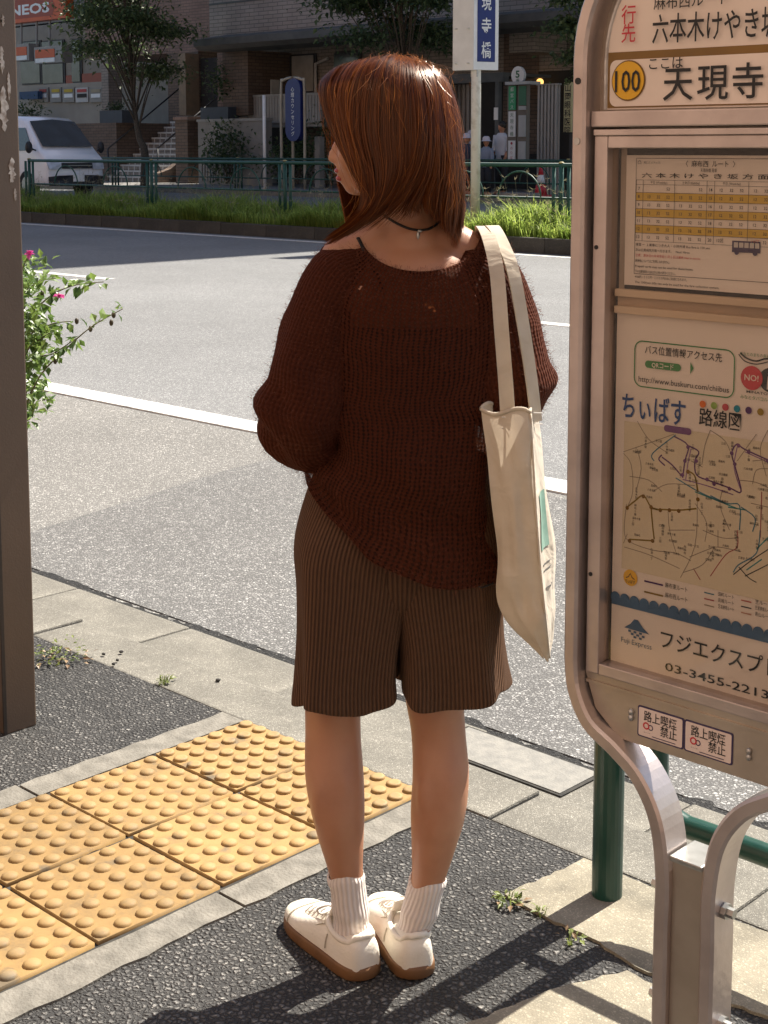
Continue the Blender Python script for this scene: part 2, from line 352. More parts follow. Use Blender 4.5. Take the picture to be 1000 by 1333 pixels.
structure('gutter_run', MB().box(-60, -9.6, KM + .002, KO, -0.2, -0.012), M_kerb)
# drain lid let into the gutter
lid = thing('drain_lid', (-2.15, 2.69, -0.012), 'flat grey steel drain lid let into the gutter behind the green post', 'drain lid')
MB().box(-2.36, -1.935, 2.612, 2.782, -0.016, -0.0105).build('frame', M_joint, lid)
MB().box(-2.35, -1.945, 2.62, 2.774, -0.0105, -0.0085).build('plate', pm('drain_steel', (0.17,0.165,0.15), (0.23,0.22,0.195), 30, 0.7, bump=0.2), lid, bevel=.0006)
# tactile paving: 2 tiles wide, running to the kerb
M_tile = pm('tactile_yellow', (0.72,0.44,0.10), (0.60,0.37,0.09), 18, 0.75, bump=0.35, bscale=260, detail=8)
def tile_material():
    m, N, L, P = nt('tactile_tile_yellow')
    tc = N.new('ShaderNodeTexCoord'); oi = N.new('ShaderNodeObjectInfo')
    ad = N.new('ShaderNodeVectorMath'); ad.operation = 'MULTIPLY_ADD'; ad.inputs[1].default_value = (1,1,1); L.new(tc.outputs['Object'], ad.inputs[0])
    cm = N.new('ShaderNodeCombineXYZ'); ml = N.new('ShaderNodeMath'); ml.operation = 'MULTIPLY'; ml.inputs[1].default_value = 37.0
    L.new(oi.outputs['Random'], ml.inputs[0]); L.new(ml.outputs[0], cm.inputs[0]); L.new(cm.outputs[0], ad.inputs[2])
    n1 = N.new('ShaderNodeTexNoise'); n1.inputs['Scale'].default_value = 14; n1.inputs['Detail'].default_value = 8; n1.inputs['Roughness'].default_value = 0.7; L.new(ad.outputs[0], n1.inputs['Vector'])
    r1 = ramp(N, [(0.28, (0.345,0.215,0.075)), (0.5, (0.305,0.185,0.062)), (0.62, (0.23,0.145,0.055)), (0.75, (0.14,0.098,0.05))]); L.new(n1.outputs['Fac'], r1.inputs['Fac'])
    n2 = N.new('ShaderNodeTexNoise'); n2.inputs['Scale'].default_value = 11; n2.inputs['Detail'].default_value = 6; L.new(ad.outputs[0], n2.inputs['Vector'])
    r2 = ramp(N, [(0.62, (0,0,0)), (0.70, (0.75,0.75,0.75))]); L.new(n2.outputs['Fac'], r2.inputs['Fac'])
    mx = N.new('ShaderNodeMix'); mx.data_type = 'RGBA'; L.new(r2.outputs['Color'], mx.inputs['Factor']); L.new(r1.outputs['Color'], mx.inputs['A']); mx.inputs['B'].default_value = (0.10,0.085,0.06,1)
    sz = N.new('ShaderNodeSeparateXYZ'); L.new(tc.outputs['Object'], sz.inputs[0])
    wm_ = N.new('ShaderNodeMapRange'); wm_.inputs['From Min'].default_value = 0.0115; wm_.inputs['From Max'].default_value = 0.0155; wm_.inputs['To Max'].default_value = 0.75; L.new(sz.outputs['Z'], wm_.inputs['Value'])
    n4 = N.new('ShaderNodeTexNoise'); n4.inputs['Scale'].default_value = 45; L.new(ad.outputs[0], n4.inputs['Vector']); mm_ = N.new('ShaderNodeMath'); mm_.operation = 'MULTIPLY'; L.new(wm_.outputs[0], mm_.inputs[0]); L.new(n4.outputs['Fac'], mm_.inputs[1])
    mw_ = N.new('ShaderNodeMix'); mw_.data_type = 'RGBA'; L.new(mm_.outputs[0], mw_.inputs['Factor']); L.new(mx.outputs['Result'], mw_.inputs['A']); mw_.inputs['B'].default_value = (0.42,0.30,0.15,1); mx = mw_
    n3 = N.new('ShaderNodeTexNoise'); n3.inputs['Scale'].default_value = 900; L.new(ad.outputs[0], n3.inputs['Vector'])
    hv = N.new('ShaderNodeHueSaturation'); mr = N.new('ShaderNodeMapRange'); mr.inputs['To Min'].default_value = 0.78; mr.inputs['To Max'].default_value = 1.08
    L.new(oi.outputs['Random'], mr.inputs['Value']); L.new(mr.outputs[0], hv.inputs['Value']); L.new(mx.outputs['Result'], hv.inputs['Color']); L.new(hv.outputs['Color'], P.inputs['Base Color'])
    b = N.new('ShaderNodeBump'); b.inputs['Strength'].default_value = 0.25; b.inputs['Distance'].default_value = 0.002; L.new(n3.outputs['Fac'], b.inputs['Height']); L.new(b.outputs['Normal'], P.inputs['Normal'])
    P.inputs['Roughness'].default_value = 0.68; return m
M_tile = tile_material()
def tile_mb(flat):
    mb = MB().box(-.1495, .1495, -.1448, .1448, -0.02, 0.007)
    mb2 = MB()
    for i in range(6):
        for j in range(6):
            c = (-.129 + .0516*i, -.125 + .05*j, 0.007); rs = []
            prof = ((1.0, -.001), (.93, .003), (.74, .0055), (.42, .0072), (.12, .0078)) if not flat else ((1.0, -.001), (.96, .004), (.86, .0065), (.55, .0068), (.12, .0068))
            for q, hh in prof:
                rs.append([(c[0] + .0185*q*math.cos(t*math.pi/6), c[1] + .0185*q*math.sin(t*math.pi/6), c[2] + hh) for t in range(12)])
            mb.rings(rs, cap=False); n = len(mb.v); mb.f.append(tuple(range(n-12, n)))
    return mb
tp = structure('tactile_path', MB().box(-2.79, -2.13, -0.5, KI - .008, -0.03, 0.001), M_joint)
protos = [tile_mb(False).build('tile', M_tile, tp), tile_mb(True).build('tile', M_tile, tp)]
for o in protos: o.data.polygons.foreach_set('use_smooth', [len(p.vertices) != 4 or abs(p.normal.z) < .999 for p in o.data.polygons])
used = [False, False]
for j in range(9):
    yc = KI - .008 - .15 - j * .3
    for i in range(2):
        fl = 1 if j == 0 else 0; o = protos[fl]
        if used[fl]: o = o.copy(); COL.objects.link(o); o.parent = tp
        used[fl] = True
        o.location = (-2.459 - .156 + .312 * i, yc, random.uniform(0, .0025)); o.rotation_euler = (random.uniform(-.006,.006), random.uniform(-.006,.006), random.uniform(-.006,.006) + math.pi*random.randrange(2))
for x0, x1, nm in ((-2.858, -2.775, 0), (-2.143, -2.062, 1)):
    for j in range(5):
        y1 = KI - .012 - j * .62
        mb = MB(); ys = np.linspace(y1 - .612, y1, 14)
        L_ = [x0 + random.uniform(-.005, .004) if nm == 0 else x0 + random.uniform(-.001,.003) for _ in ys]; R_ = [x1 + random.uniform(-.004, .006) if nm == 1 else x1 for _ in ys]
        mb.prism([(x, y, -.02) for x, y in zip(L_, ys)] + [(x, y, -.02) for x, y in zip(R_[::-1], ys[::-1])], (0, 0, .0245)).build('edging', pm('edging_mortar', (0.13,0.12,0.10), (0.21,0.195,0.165), 22, 0.85, bump=0.4, bscale=150), tp)
# broken concrete slabs round the posts
def slab(pts, label, h0=0.006):
    P2 = []
    n = len(pts)
    for i in range(n):
        a = np.array(pts[i]); b = np.array(pts[(i+1) % n]); m = max(1, int(np.linalg.norm(b-a)/.02))
        for k in range(m):
            p = a + (b-a)*k/m; P2.append((p[0] + random.uniform(-.004,.004), p[1] + random.uniform(-.004,.004), -.02))
    o = MB().prism(P2, (0, 0, .02 + h0)).build('concrete_footing', M_slab); tag(o, label, 'concrete'); return o
slab([(-1.725, 2.150), (-1.700, 2.377), (0.390, 2.382), (0.390, 2.162), (-1.110, 2.142), (-1.390, 2.107), (-1.510, 2.137), (-1.640, 2.137)], 'pale broken concrete footing round the green fence post')
slab([(-1.395, 2.087), (-1.190, 2.072), (-0.970, 2.072), (-0.950, 1.442), (-1.310, 1.422), (-1.510, 1.542), (-1.495, 1.762), (-1.460, 1.942)], 'pale concrete footing at the foot of the bus stop sign', 0.008)

# weeds and crumbs
def blade_tuft(mb, c, n, h, spread, wd):
    for _ in range(n):
        a = random.uniform(0, 2*math.pi); r = spread * math.sqrt(random.random()); hh = h * random.uniform(.45, 1.1); ln = hh * random.uniform(.2, .9)
        p = np.array([c[0] + r*math.cos(a), c[1] + r*math.sin(a), c[2]]); b = a + random.uniform(-1, 1); d = np.array([math.cos(b), math.sin(b), 0]); s_ = np.array([-d[1], d[0], 0]) * wd/2
        m1 = p + d*ln*.3 + np.array([0,0,hh*.65]); t = p + d*ln + np.array([0,0,hh*(.7 + .3*random.random())])
        mb.add([p - s_, p + s_, m1 + s_*.8, m1 - s_*.8, t], [(0,1,2,3), (3,2,4)])
def leaf_sprig(mb, c, n, h, spread, size):
    for _ in range(n):
        a = random.uniform(0, 2*math.pi); r = spread*math.sqrt(random.random()); p = np.array([c[0]+r*math.cos(a), c[1]+r*math.sin(a), c[2] + h*random.random()**1.5 + .004])
        add_leaf(mb, p, nv([math.cos(a)+random.gauss(0,.5), math.sin(a)+random.gauss(0,.5), random.gauss(.1,.4)]), size*random.uniform(.5,1.2))
def add_leaf(mb, p, d, L, wr=0.5, fold=0.25):
    d = nv(d); s_ = nv(np.cross(d, [random.gauss(0,.35), random.gauss(0,.35), 1])); n = np.cross(s_, d)
    a = p; b = p + d*L*.45 + s_*L*wr*.5 + n*L*fold*.3; c = p + d*L - n*L*.12; e = p + d*L*.45 - s_*L*wr*.5 + n*L*fold*.3; m = p + d*L*.5
    mb.add([a, b, m, c, e], [(0,1,2), (1,3,2), (2,3,4), (0,2,4)])
M_weed = leaf_mat('weed_leaf', (0.07,0.10,0.02), (0.28,0.33,0.09), 0.4)
M_dry = leaf_mat('dry_leaf', (0.16,0.09,0.045), (0.36,0.25,0.14), 0.2)
def weed(px, py, n, h, sp, label, dry=0, tuft=0):
    c = gr(px, py); mb = MB(); leaf_sprig(mb, c, n, h, sp, .018)
    if tuft: blade_tuft(mb, c, tuft, h*1.3, sp*.8, .003)
    t = thing('weed', c, label, 'weed', None); mb.build('leaves', M_weed, t)
    if dry:
        md = MB(); leaf_sprig(md, c, dry, .01, sp*1.3, .022); md.build('dry_leaves', M_dry, t)
weed(84, 857, 70, .05, .07, 'leafy weed with dry stalks at the kerb beside the brown post', 24)
weed(60, 862, 40, .05, .045, 'small leafy weed rooted against the brown post', 8)
weed(214, 888, 16, .015, .022, 'low mossy weed in the gap between asphalt and kerb', 0, 25)
weed(662, 1176, 26, .02, .025, 'yellowish weed at the corner of the concrete footing', 6, 22)
weed(704, 1192, 8, .02, .012, 'tiny upright weed between footing and asphalt', 0, 14)
weed(745, 1226, 8, .012, .02, 'mossy weed under the shadow of the green post', 3, 12)
for k, (px, py) in enumerate(((135, 853), (153, 861), (158, 850), (148, 866), (284, 887))):
    c = gr(px, py); o = MB().ball((0,0,.004), (random.uniform(.005,.009), random.uniform(.004,.008), .004), 6, 4).build('soil_crumb', M_joint, smooth=True); o.location = c
    tag(o, 'dark crumb of soil lying on the kerb near the weeds', 'soil crumb', 'soil crumbs on the kerb')

# ================================================================== BROWN POST on the left
M_brown = pm('brown_steel', (0.115,0.078,0.052), (0.090,0.060,0.040), 3, 0.42, bump=0.05, bscale=200, metal=0.0)
bp0 = thing('steel_post', (-3.24, 1.96, 0), 'brown painted square steel post with torn sticker scraps', 'post')
MB().box(-3.34, -3.143, 1.912, 2.004, 0.0, 6.0).build('shaft', M_brown, bp0, bevel=.004)
MB().box(-3.145, -3.1405, 1.908, 1.917, 0.0, 6.0).build('edge_trim', pm('dark_brown_steel', (0.03,0.022,0.017), None, 5, 0.5), bp0)
M_scrap = pm('torn_paper', (0.62,0.60,0.56), (0.25,0.2,0.16), 60, 0.9, detail=8)
def scrap(z0, z1, yc, wmax):
    mb = MB(); n = 16; pl = []; pr_ = []
    for i in range(n + 1):
        z = z0 + (z1 - z0)*i/n; e = math.sin(math.pi*i/n)**.5
        pl.append((-3.142, yc - wmax*e*random.uniform(.3,1), z + random.uniform(-.004,.004))); pr_.append((-3.142, yc + wmax*e*random.uniform(.2,1), z))
    mb.prism(pl + pr_[::-1], (.0012, 0, 0)).build('sticker_scrap', M_scrap, bp0)
for pa, pb, pc, wd in ((60, 95, 3, .008), (110, 172, 6, .014), (95, 130, 12, .006), (205, 238, 16, .013), (245, 262, 20, .005), (20, 34, 4, .006)):
    q0 = atx(pc, pb, -3.142); q1 = atx(pc, pa, -3.142); scrap(q0[2], q1[2], q0[1], wd)

# ================================================================== GREEN GUARD FENCE behind the sign
gf = thing('guard_fence', (-1.58, 2.288, 0), 'dark green tubular guard fence with round end post at the kerb', 'fence')
PX, PY = -1.58, 2.288
MB().tube([(PX, PY, 0), (PX, PY, .80)], .030, 24).build('post', M_green, gf, smooth=False)
MB().ball((PX, PY, .80), (.031, .031, .014), 16, 6).build('post_cap', M_green, gf, smooth=True)
fx = PX + .11; fr = .021
path = smooth_path([(6, PY, .205), (fx+1.2, PY, .205), (fx+.4, PY, .205), (fx+.12, PY, .205), (fx+.06, PY, .206), (fx+.015, PY, .225), (fx, PY, .27), (fx, PY, .69), (fx+.015, PY, .735), (fx+.06, PY, .755), (fx+.12, PY, .755), (fx+.4, PY, .755), (fx+1.2, PY, .755), (6, PY, .755)], 6)
MB().tube(path, fr, 12).build('rail_frame', M_green, gf, smooth=True)
MB().tube([(fx, PY, .44), (6, PY, .44)], .017, 12).build('rail', M_green, gf, smooth=True)
for z in (.37, .64):
    MB().box(PX + .025, fx + .01, PY - .004, PY + .004, z - .02, z + .02).build('bracket', M_green, gf, bevel=.002)
    MB().tube([(PX + .05, PY - .012, z - .026), (PX + .05, PY - .012, z + .026)], .006, 6).build('bolt', M_steel, gf)
for k in range(1, 4):
    x = PX + 1.9*k; MB().tube([(x, PY, 0), (x, PY, .80)], .030, 20).build('post', M_green, gf, smooth=True)

# ================================================================== BUS STOP SIGN
YP = 1.65
def b(px, py): q = at(px, py, YP); return q[0], q[2]
M_alu = pm('reflected_pink_aluminium', (0.60,0.52,0.48), (0.48,0.41,0.38), 14, 0.33, metal=0.75, bump=0.05, bscale=90, detail=8)  # pink cast of the reflected surroundings is put into the metal colour
M_alu2 = pm('weathered_beige_aluminium', (0.56,0.49,0.41), (0.44,0.375,0.305), 10, 0.36, metal=0.75, bump=0.06, bscale=90, detail=8)
M_cream = pm('cream_sign_face', (0.85,0.73,0.63), (0.77,0.65,0.55), 5, 0.42, detail=8, bump=0.02)
M_band = pm('ochre_band', (0.24,0.125,0.022), (0.19,0.10,0.02), 10, 0.45)
M_yel = pm('yellow_print', (0.80,0.44,0.02), (0.74,0.40,0.02), 10, 0.5)
M_red = pm('red_print', (0.55,0.03,0.045), (0.5,0.025,0.04), 10, 0.5)
M_paper = pm('poster_paper', (0.82,0.72,0.64), (0.77,0.67,0.585), 4, 0.7, detail=6)
M_map = pm('map_print', (0.70,0.60,0.44), (0.65,0.555,0.40), 5, 0.7)
M_navy = pm('navy_print', (0.035,0.085,0.25), (0.03,0.075,0.22), 8, 0.6)
M_blue2 = pm('slate_blue_print', (0.05,0.12,0.23), (0.045,0.105,0.2), 8, 0.6)
M_gpr = pm('green_print', (0.03,0.22,0.05), (0.025,0.2,0.045), 8, 0.6)
XC = -0.997; HWd = 0.204; ZS = 1.578
bs = thing('bus_stop_sign', (XC, YP, 0), 'aluminium bus stop sign with reflected pink painted into its metal, numbered 100 with route map poster', 'bus stop')
D0, D1 = YP - .03, YP + .026                                  # depth of the frame tube
def sweep(path, wd, y0, y1, name, m, par, closed=False):
    P = [np.array(p, float) for p in path]; rs = []; nP = len(P); bv = .004
    for i in range(nP):
        a = P[(i-1) % nP] if closed else P[max(i-1, 0)]; c = P[(i+1) % nP] if closed else P[min(i+1, nP-1)]
        t = nv(c - a); s_ = np.array([t[1], -t[0]])
        ring = []
        for ds, y in ((-wd/2, y0+bv), (-wd/2+bv, y0), (wd/2-bv, y0), (wd/2, y0+bv), (wd/2, y1-bv), (wd/2-bv, y1), (-wd/2+bv, y1), (-wd/2, y1-bv)):
            q = P[i] + s_*ds; ring.append((q[0], y, q[1]))
        rs.append(ring)
    if closed: rs.append(rs[0])
    return MB().rings(rs, cap=not closed).build(name, m, par)
fw = .022; hw = HWd - fw/2
for sgn, nm in ((-1, 'frame_tube'), (1, 'frame_tube')):
    X = lambda d: XC + sgn*d
    pth = [(X(0.0), ZS + hw)] + [(X(hw*math.sin(a)), ZS + hw*math.cos(a)) for a in np.linspace(.1, math.pi/2, 14)]
    pth += [(X(hw), z) for z in (1.4, 1.1, .8, .772)]
    pth += [(X(p.item(0)), p.item(1)) for p in smooth_path([(hw, .752), (hw-.006, .708), (hw-.030, .666), (hw-.075, .640), (hw-.115, .610), (hw-.145, .560), (.036, .49), (.036, .42)], 5)]
    pth += [(X(.036), z) for z in (.30, .15, 0.0)]
    if sgn > 0: pth = pth[::-1]
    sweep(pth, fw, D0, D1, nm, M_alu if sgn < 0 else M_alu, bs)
# central strip between the two pipes, cap and bolts
MB().box(XC - .0252, XC + .0252, YP - .018, YP + .03, 0.0, .512).build('pole_strip', M_alu2, bs, bevel=.002)
MB().box(XC - .0252, XC + .0252, YP - .026, YP + .036, .512, .520).build('strip_cap', M_steel, bs, bevel=.002)
for z in (.46, .30, .12):
    for sx in (-1, 1):
        MB().tube([(XC + sx*.0465, YP - .004, z), (XC + sx*.054, YP - .004, z)], .011, 8).tube([(XC + sx*.054, YP - .004, z), (XC + sx*.063, YP - .004, z)], .007, 6).build('bolt', M_steel, bs, smooth=False)
# back sheet
bk = [(XC - hw*math.cos(a), YP + .028, ZS + hw*math.sin(a)) for a in np.linspace(0, math.pi, 24)]
MB().prism([(XC + hw, YP + .028, .708), (XC + hw - .03, YP + .028, .673), (XC - hw + .03, YP + .028, .673), (XC - hw, YP + .028, .708)] + bk, (0, .006, 0)).build('back_sheet', M_alu2, bs)
# header plate
zj = b(787, 143)[1]; ih = hw - fw/2 - .010
def arch(r, z0, y, n=24): return [(XC + r, y, z0)] + [(XC + r*math.cos(a), y, ZS + r*math.sin(a)) for a in np.linspace(0, math.pi, n)] + [(XC - r, y, z0)]
MB().prism(arch(hw - fw/2 + .001, zj - .004, YP + .006), (0, .02, 0)).build('header_box', M_alu2, bs)
hp = MB().prism(arch(ih - .007, zj, YP - .002), (0, .012, 0)).build('header_plate', M_cream, bs)
ar = [(p[0], p[2]) for p in arch(ih - .005, zj, 0)]
sweep(ar, .005, YP - .005, YP + .008, 'trim', pm('white_trim', (0.72,0.69,0.64), (0.5,0.46,0.42), 60, 0.5), bs)
x0 = XC - ih + .008; x1 = XC + ih - .008; zb0, zb1 = zj + .002, b(790, 69)[1]
MB().quad((x0, YP - .003, zb0), (x1, YP - .003, zb0), (x1, YP - .003, zb1), (x0, YP - .003, zb1)).build('band', M_band, hp)
def rrect(x0, x1, z0, z1, r, y, n=6):
    o = []
    for cx, cz, a0 in ((x1-r, z1-r, 0), (x0+r, z1-r, 90), (x0+r, z0+r, 180), (x1-r, z0+r, 270)):
        for k in range(n+1): a = R(a0 + 90*k/n); o.append((cx + r*math.cos(a), y, cz + r*math.sin(a)))
    return o
zi0, zi1 = b(795, 139)[1] + .0, b(795, 79)[1]
MB().quad(*rrect(x0 + .004, x1 - .004, zi0, zi1, .010, YP - .004)).build('name_field', M_cream, hp)
cx, cz = b(821, 105); cr = (b(843,105)[0] - b(799,105)[0])/2
Z3 = (1,0,0)
MB().disc((cx, YP - .005, cz), cr, Z3, (0,0,1), 32).build('number_ring', M_band, hp)
MB().disc((cx, YP - .006, cz), cr*.93, Z3, (0,0,1), 32).build('number_disc', M_yel, hp)
tx = MB(); yk = YP - .0072
put_text(tx, '100', (cx, yk, cz - .0145), .031, xs=.78, bold=.007, align='C')
p = b(849, 90); put_text(tx, 'ここは', (p[0], yk, p[1]), .0135, xs=1.05, bold=.007)
p = b(867, 129)
for k, ch in enumerate('天現寺橋'): put_text(tx, ch, (p[0] + k*.0505, yk, p[1] + .0015), .037, xs=.98, bold=.008)
p = b(855, 14); put_text(tx, '麻布西ルート', (p[0], yk, p[1] + .002), .0145, bold=.005)
p = b(853, 54); put_text(tx, '六本木けやき坂方面', (p[0], yk, p[1]), .031, xs=.66, bold=.008)
tx.build('lettering', M_black, hp)
tr = MB()
for ch, py in (('行', 30), ('先', 54)): p = b(813, py); put_text(tr, ch, (p[0], yk, p[1]), .0205, xs=.9, bold=.007)
tr.build('red_lettering', M_red, hp)
# rail, door frame, glass
xl = XC - hw + fw/2; xr = XC + hw - fw/2; zr1, zr0 = b(787, 146)[1], b(777, 166)[1]
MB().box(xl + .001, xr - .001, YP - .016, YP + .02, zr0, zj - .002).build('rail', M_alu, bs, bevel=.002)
zd1 = zr0 - .003; zd0 = b(800, 868)[1]; sw = b(797, 400)[0] - b(777, 400)[0]
zt = b(797, 193)[1]; st = .021
df = MB(); dxl, dxr = xl + .006, xr - .006
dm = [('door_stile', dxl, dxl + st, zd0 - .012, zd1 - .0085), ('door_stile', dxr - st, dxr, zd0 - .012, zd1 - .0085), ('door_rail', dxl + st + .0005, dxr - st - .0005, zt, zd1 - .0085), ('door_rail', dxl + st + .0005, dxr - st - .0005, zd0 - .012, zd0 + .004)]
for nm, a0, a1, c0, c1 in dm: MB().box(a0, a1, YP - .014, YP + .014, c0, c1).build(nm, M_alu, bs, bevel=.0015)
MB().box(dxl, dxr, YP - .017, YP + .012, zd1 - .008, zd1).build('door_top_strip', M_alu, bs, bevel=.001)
MB().box(xl + .001, xr - .001, YP + .015, YP + .019, zd0 - .01, zd1).build('gasket', M_blackmetal, bs)
gx0, gx1 = dxl + st, dxr - st
MB().box(gx0 + .003, gx0 + .012, YP + .0152, YP + .0185 - .004, zd0 + .004, zt).build('inner_lining', M_alu2, bs)
# lower plate with the smoking-ban stickers
zl1 = zd0 - .014
MB().prism([(xr - .002, YP - .008, zl1), (xr - .002, YP - .008, .733), (xr - .020, YP - .008, .684), (xr - .06, YP - .008, .651), (xl + .06, YP - .008, .651), (xl + .020, YP - .008, .684), (xl + .002, YP - .008, .733), (xl + .002, YP - .008, zl1)], (0, .02, 0)).build('lower_plate', M_alu2, bs)
MB().box(xl + .004, xr - .004, YP - .0105, YP - .008, zl1 - .014, zl1 - .010).build('plate_groove', M_alu2, bs)
for q in ((827, 928), (980, 979)):
    X_, Z_ = b(*q)
    MB().ball((X_, YP - .010, Z_ + .004), (.004, .004, .005), 8, 6).ball((X_, YP - .010, Z_ - .004), (.004, .004, .005), 8, 6).build('catch', M_steel, bs, smooth=True)
M_stk = pm('sticker_face', (0.76,0.64,0.58), (0.72,0.60,0.54), 12, 0.5)
M_purple = pm('navy_border', (0.05,0.035,0.10), None, 9, 0.5)
xa0 = b(835, 935)[0]; sws = .073
z_a1 = b(836, 915)[1]; z_a0 = b(836, 955)[1]
for k in range(2):
    u0 = xa0 + k*(sws + .001); u1 = u0 + sws; yb = YP - .009
    st_o = MB().prism(rrect(u0, u1, z_a0, z_a1, .003, yb), (0, .0008, 0)).build('sticker', M_purple, bs)
    MB().quad(*rrect(u0 + .002, u1 - .002, z_a0 + .002, z_a1 - .002, .0025, yb - .0004)).build('sticker_face', M_stk, st_o)
    mb = MB(); hh = z_a1 - z_a0
    put_text(mb, '路上喫煙', (u0 + .0105, yb - .0009, z_a0 + hh*.58), .0125, width=.052, bold=.008)
    put_text(mb, '禁止', (u0 + .037, yb - .0009, z_a0 + hh*.24), .0125, width=.026, bold=.008)
    put_text(mb, 'ー・・ー', (u0 + .011, yb - .0009, z_a0 + hh*.14), .004, width=.010)
    mb.build('lettering', M_black, st_o)
    mr = MB(); cxx, czz = u0 + .0145, z_a0 + hh*.40
    for rr, dx in ((.0042, 0), ):
        stroke(mr, [(cxx + dx + rr*math.cos(a), yb - .0009, czz + rr*math.sin(a)) for a in np.linspace(0, 2*math.pi, 18)], .0020)
    mr.build('ring_mark', M_red, st_o)
    mk = MB(); stroke(mk, [(cxx + .007 + .0034*math.cos(a), yb - .0008, czz - .001 + .0034*math.sin(a)) for a in np.linspace(0, 2*math.pi, 14)], .0014)
    stroke(mk, [(u0 + .024, yb - .0008, z_a0 + .0048), (u1 - .012, yb - .0008, z_a0 + .0048)], .0011); mk.build('small_print', M_purple, st_o)
# ---- timetable poster
yt = YP + .0105
xt0 = b(809, 260)[0]; zt1 = b(809, 202)[1]; zt0 = b(806, 371)[1]; xt1 = gx1 - .006
tt = MB().box(xt0, xt1, yt, yt + .002, zt0, zt1).build('timetable_poster', M_paper, bs)
yq = yt - .001
def bt(px, py):
    q = at(px, py, yq); return np.array([q[0], yq, q[2]])
zA = bt(828, 234)[2]; gx = [bt(px, 270)[0] for px in (828, 837, 878, 920, 930)]; gx = gx + [gx[4] + (gx[2]-gx[1]), gx[4] + 2*(gx[2]-gx[1])]
rh = .0107
zrow = [zA - .006 - rh*k for k in range(8)]
yb = MB()
for k in (1, 3, 5): yb.quad((gx[0], yq - .0002, zrow[k+1]), (gx[-1], yq - .0002, zrow[k+1]), (gx[-1], yq - .0002, zrow[k]), (gx[0], yq - .0002, zrow[k]))
yb.build('yellow_rows', pm('yellow_rows_print', (0.62,0.40,0.06), (0.58,0.37,0.05), 10, 0.7), tt)
tk = MB(); yl = yq - .0005
for x in gx: stroke(tk, [(x, yl, zA), (x, yl, zrow[7])], .0006)
for z in [zA, zA - .006] + zrow[1:]: stroke(tk, [(gx[0], yl, z), (gx[-1], yl, z)], .0004)
fx0, fz0, fz1 = gx[0] - .0005, zt0 + .016, zt1 - .004
stroke(tk, [(fx0, yl, fz0), (fx0, yl, fz1)], .0006); stroke(tk, [(fx0, yl, fz1), (xt1 - .005, yl, fz1)], .0006); stroke(tk, [(fx0, yl, fz0), (xt1 - .005, yl, fz0)], .0006)
hrs = (7, 8, 9, 10, 11, 12, 13); cw = gx[2] - gx[1]
for k in range(7):
    zb = zrow[k+1] + .0034
    put_text(tk, str(hrs[k]), (gx[0] + (.0045), yl, zb), .0045, align='C', bold=.012)
    put_text(tk, str(hrs[k] + 7), ((gx[3]+gx[4])/2, yl, zb), .0045, align='C', bold=.012)
    for g, ms in ((gx[1], ('13','32','52') if k else ('','','52')), (gx[2], ('13','32','52') if k else ('','','52')), (gx[4], ('12','32','52') if k < 6 else ('12区','','')), (gx[5], ('12','32','52'))):
        for j, mm in enumerate(ms):
            if mm: put_text(tk, mm, (g + cw*(.2 + .3*j), yl, zb), .0043, align='C', bold=.008)
for g, s_ in ((gx[1], '平日 (Weekday)'), (gx[2], '土休日 (Holiday)'), (gx[4], '平日 (Weekday)')): put_text(tk, s_, (g + cw/2, yl, zA - .0046), .0034, align='C', width=.026)
p = bt(840, 230); put_text(tk, '六 本 木 け や き 坂 方 面', (p[0] - .005, yl, zA + .0035), .0055, width=gx[-1]-gx[0]-.03, bold=.008)
p = bt(893, 220); put_text(tk, '〈  麻布西  ルート  〉', (p[0], yl, zA + .0185), .0068, width=.072, bold=.005)
put_text(tk, '天現寺橋 発車', (p[0] + .022, yl, zA + .0115), .0042, width=.024)
put_text(tk, '港区コミュニティバス', (gx[0] + .011, yl, fz1 - .007), .0028, width=.026)
put_text(tk, '凸', (gx[0] + .002, yl, fz1 - .0075), .005)
notes = ['運賃 ー １乗車につき大人・小児共通 Bus fare is 100 yen', '次は広尾病院方面へ行きます。   Next: Hiroo', None, '乗車券についてはご利用になれません。', 'Prepaid cards may not be used for these buses.', '下の自動車両のQR以外の他の表示ください。', '※100円・５００円・１０００円のみご利用になれます。', 'The 1000yen bills can only be used for the fare collection system.', '※お釣り銭がでますのでおはやめにご準備ください。予めご了承ください。']
zn = zrow[7] - .0065
for k, s_ in enumerate(notes):
    if s_: put_text(tk, s_, (gx[0] + .001, yl, zn - k*.0072), .0033, width=min(.15, .0026*len(s_)*(.75 if s_[0] in 'PT' else 1.15)), bold=.005)
tk.build('lettering', M_black, tt)
tr = MB(); put_text(tr, '注意：運休日の年末年始１月１日は運休 Not in service', (gx[0] + .001, yl, zn - 2*.0072), .0033, width=.10); tr.build('red_note', M_red, tt); tr = MB(); put_text(tr, '19区', (gx[5] + .006, yl, zrow[7] + .003), .005)
tr.build('red_lettering', M_red, tt)
bx = bt(953, 330); bm_ = MB()
def rq(mb, x0, x1, z0, z1, y): mb.quad((x0,y,z0),(x1,y,z0),(x1,y,z1),(x0,y,z1))
rq(bm_, bx[0], bx[0] + .040, bx[2] + .002, bx[2] + .0165, yl); bm_.disc((bx[0]+.007, yl - .0003, bx[2]+.002), .0035, Z3, (0,0,1), 12).disc((bx[0]+.033, yl - .0003, bx[2]+.002), .0035, Z3, (0,0,1), 12)
bm_.build('bus_picture', M_purple, tt)
bw = MB(); 
for k in range(5): rq(bw, bx[0] + .003 + k*.0075, bx[0] + .009 + k*.0075, bx[2] + .008, bx[2] + .0145, yl - .0006)
bw.build('bus_windows', pm('pale_print', (0.6,0.55,0.52), None, 9, 0.7), tt)
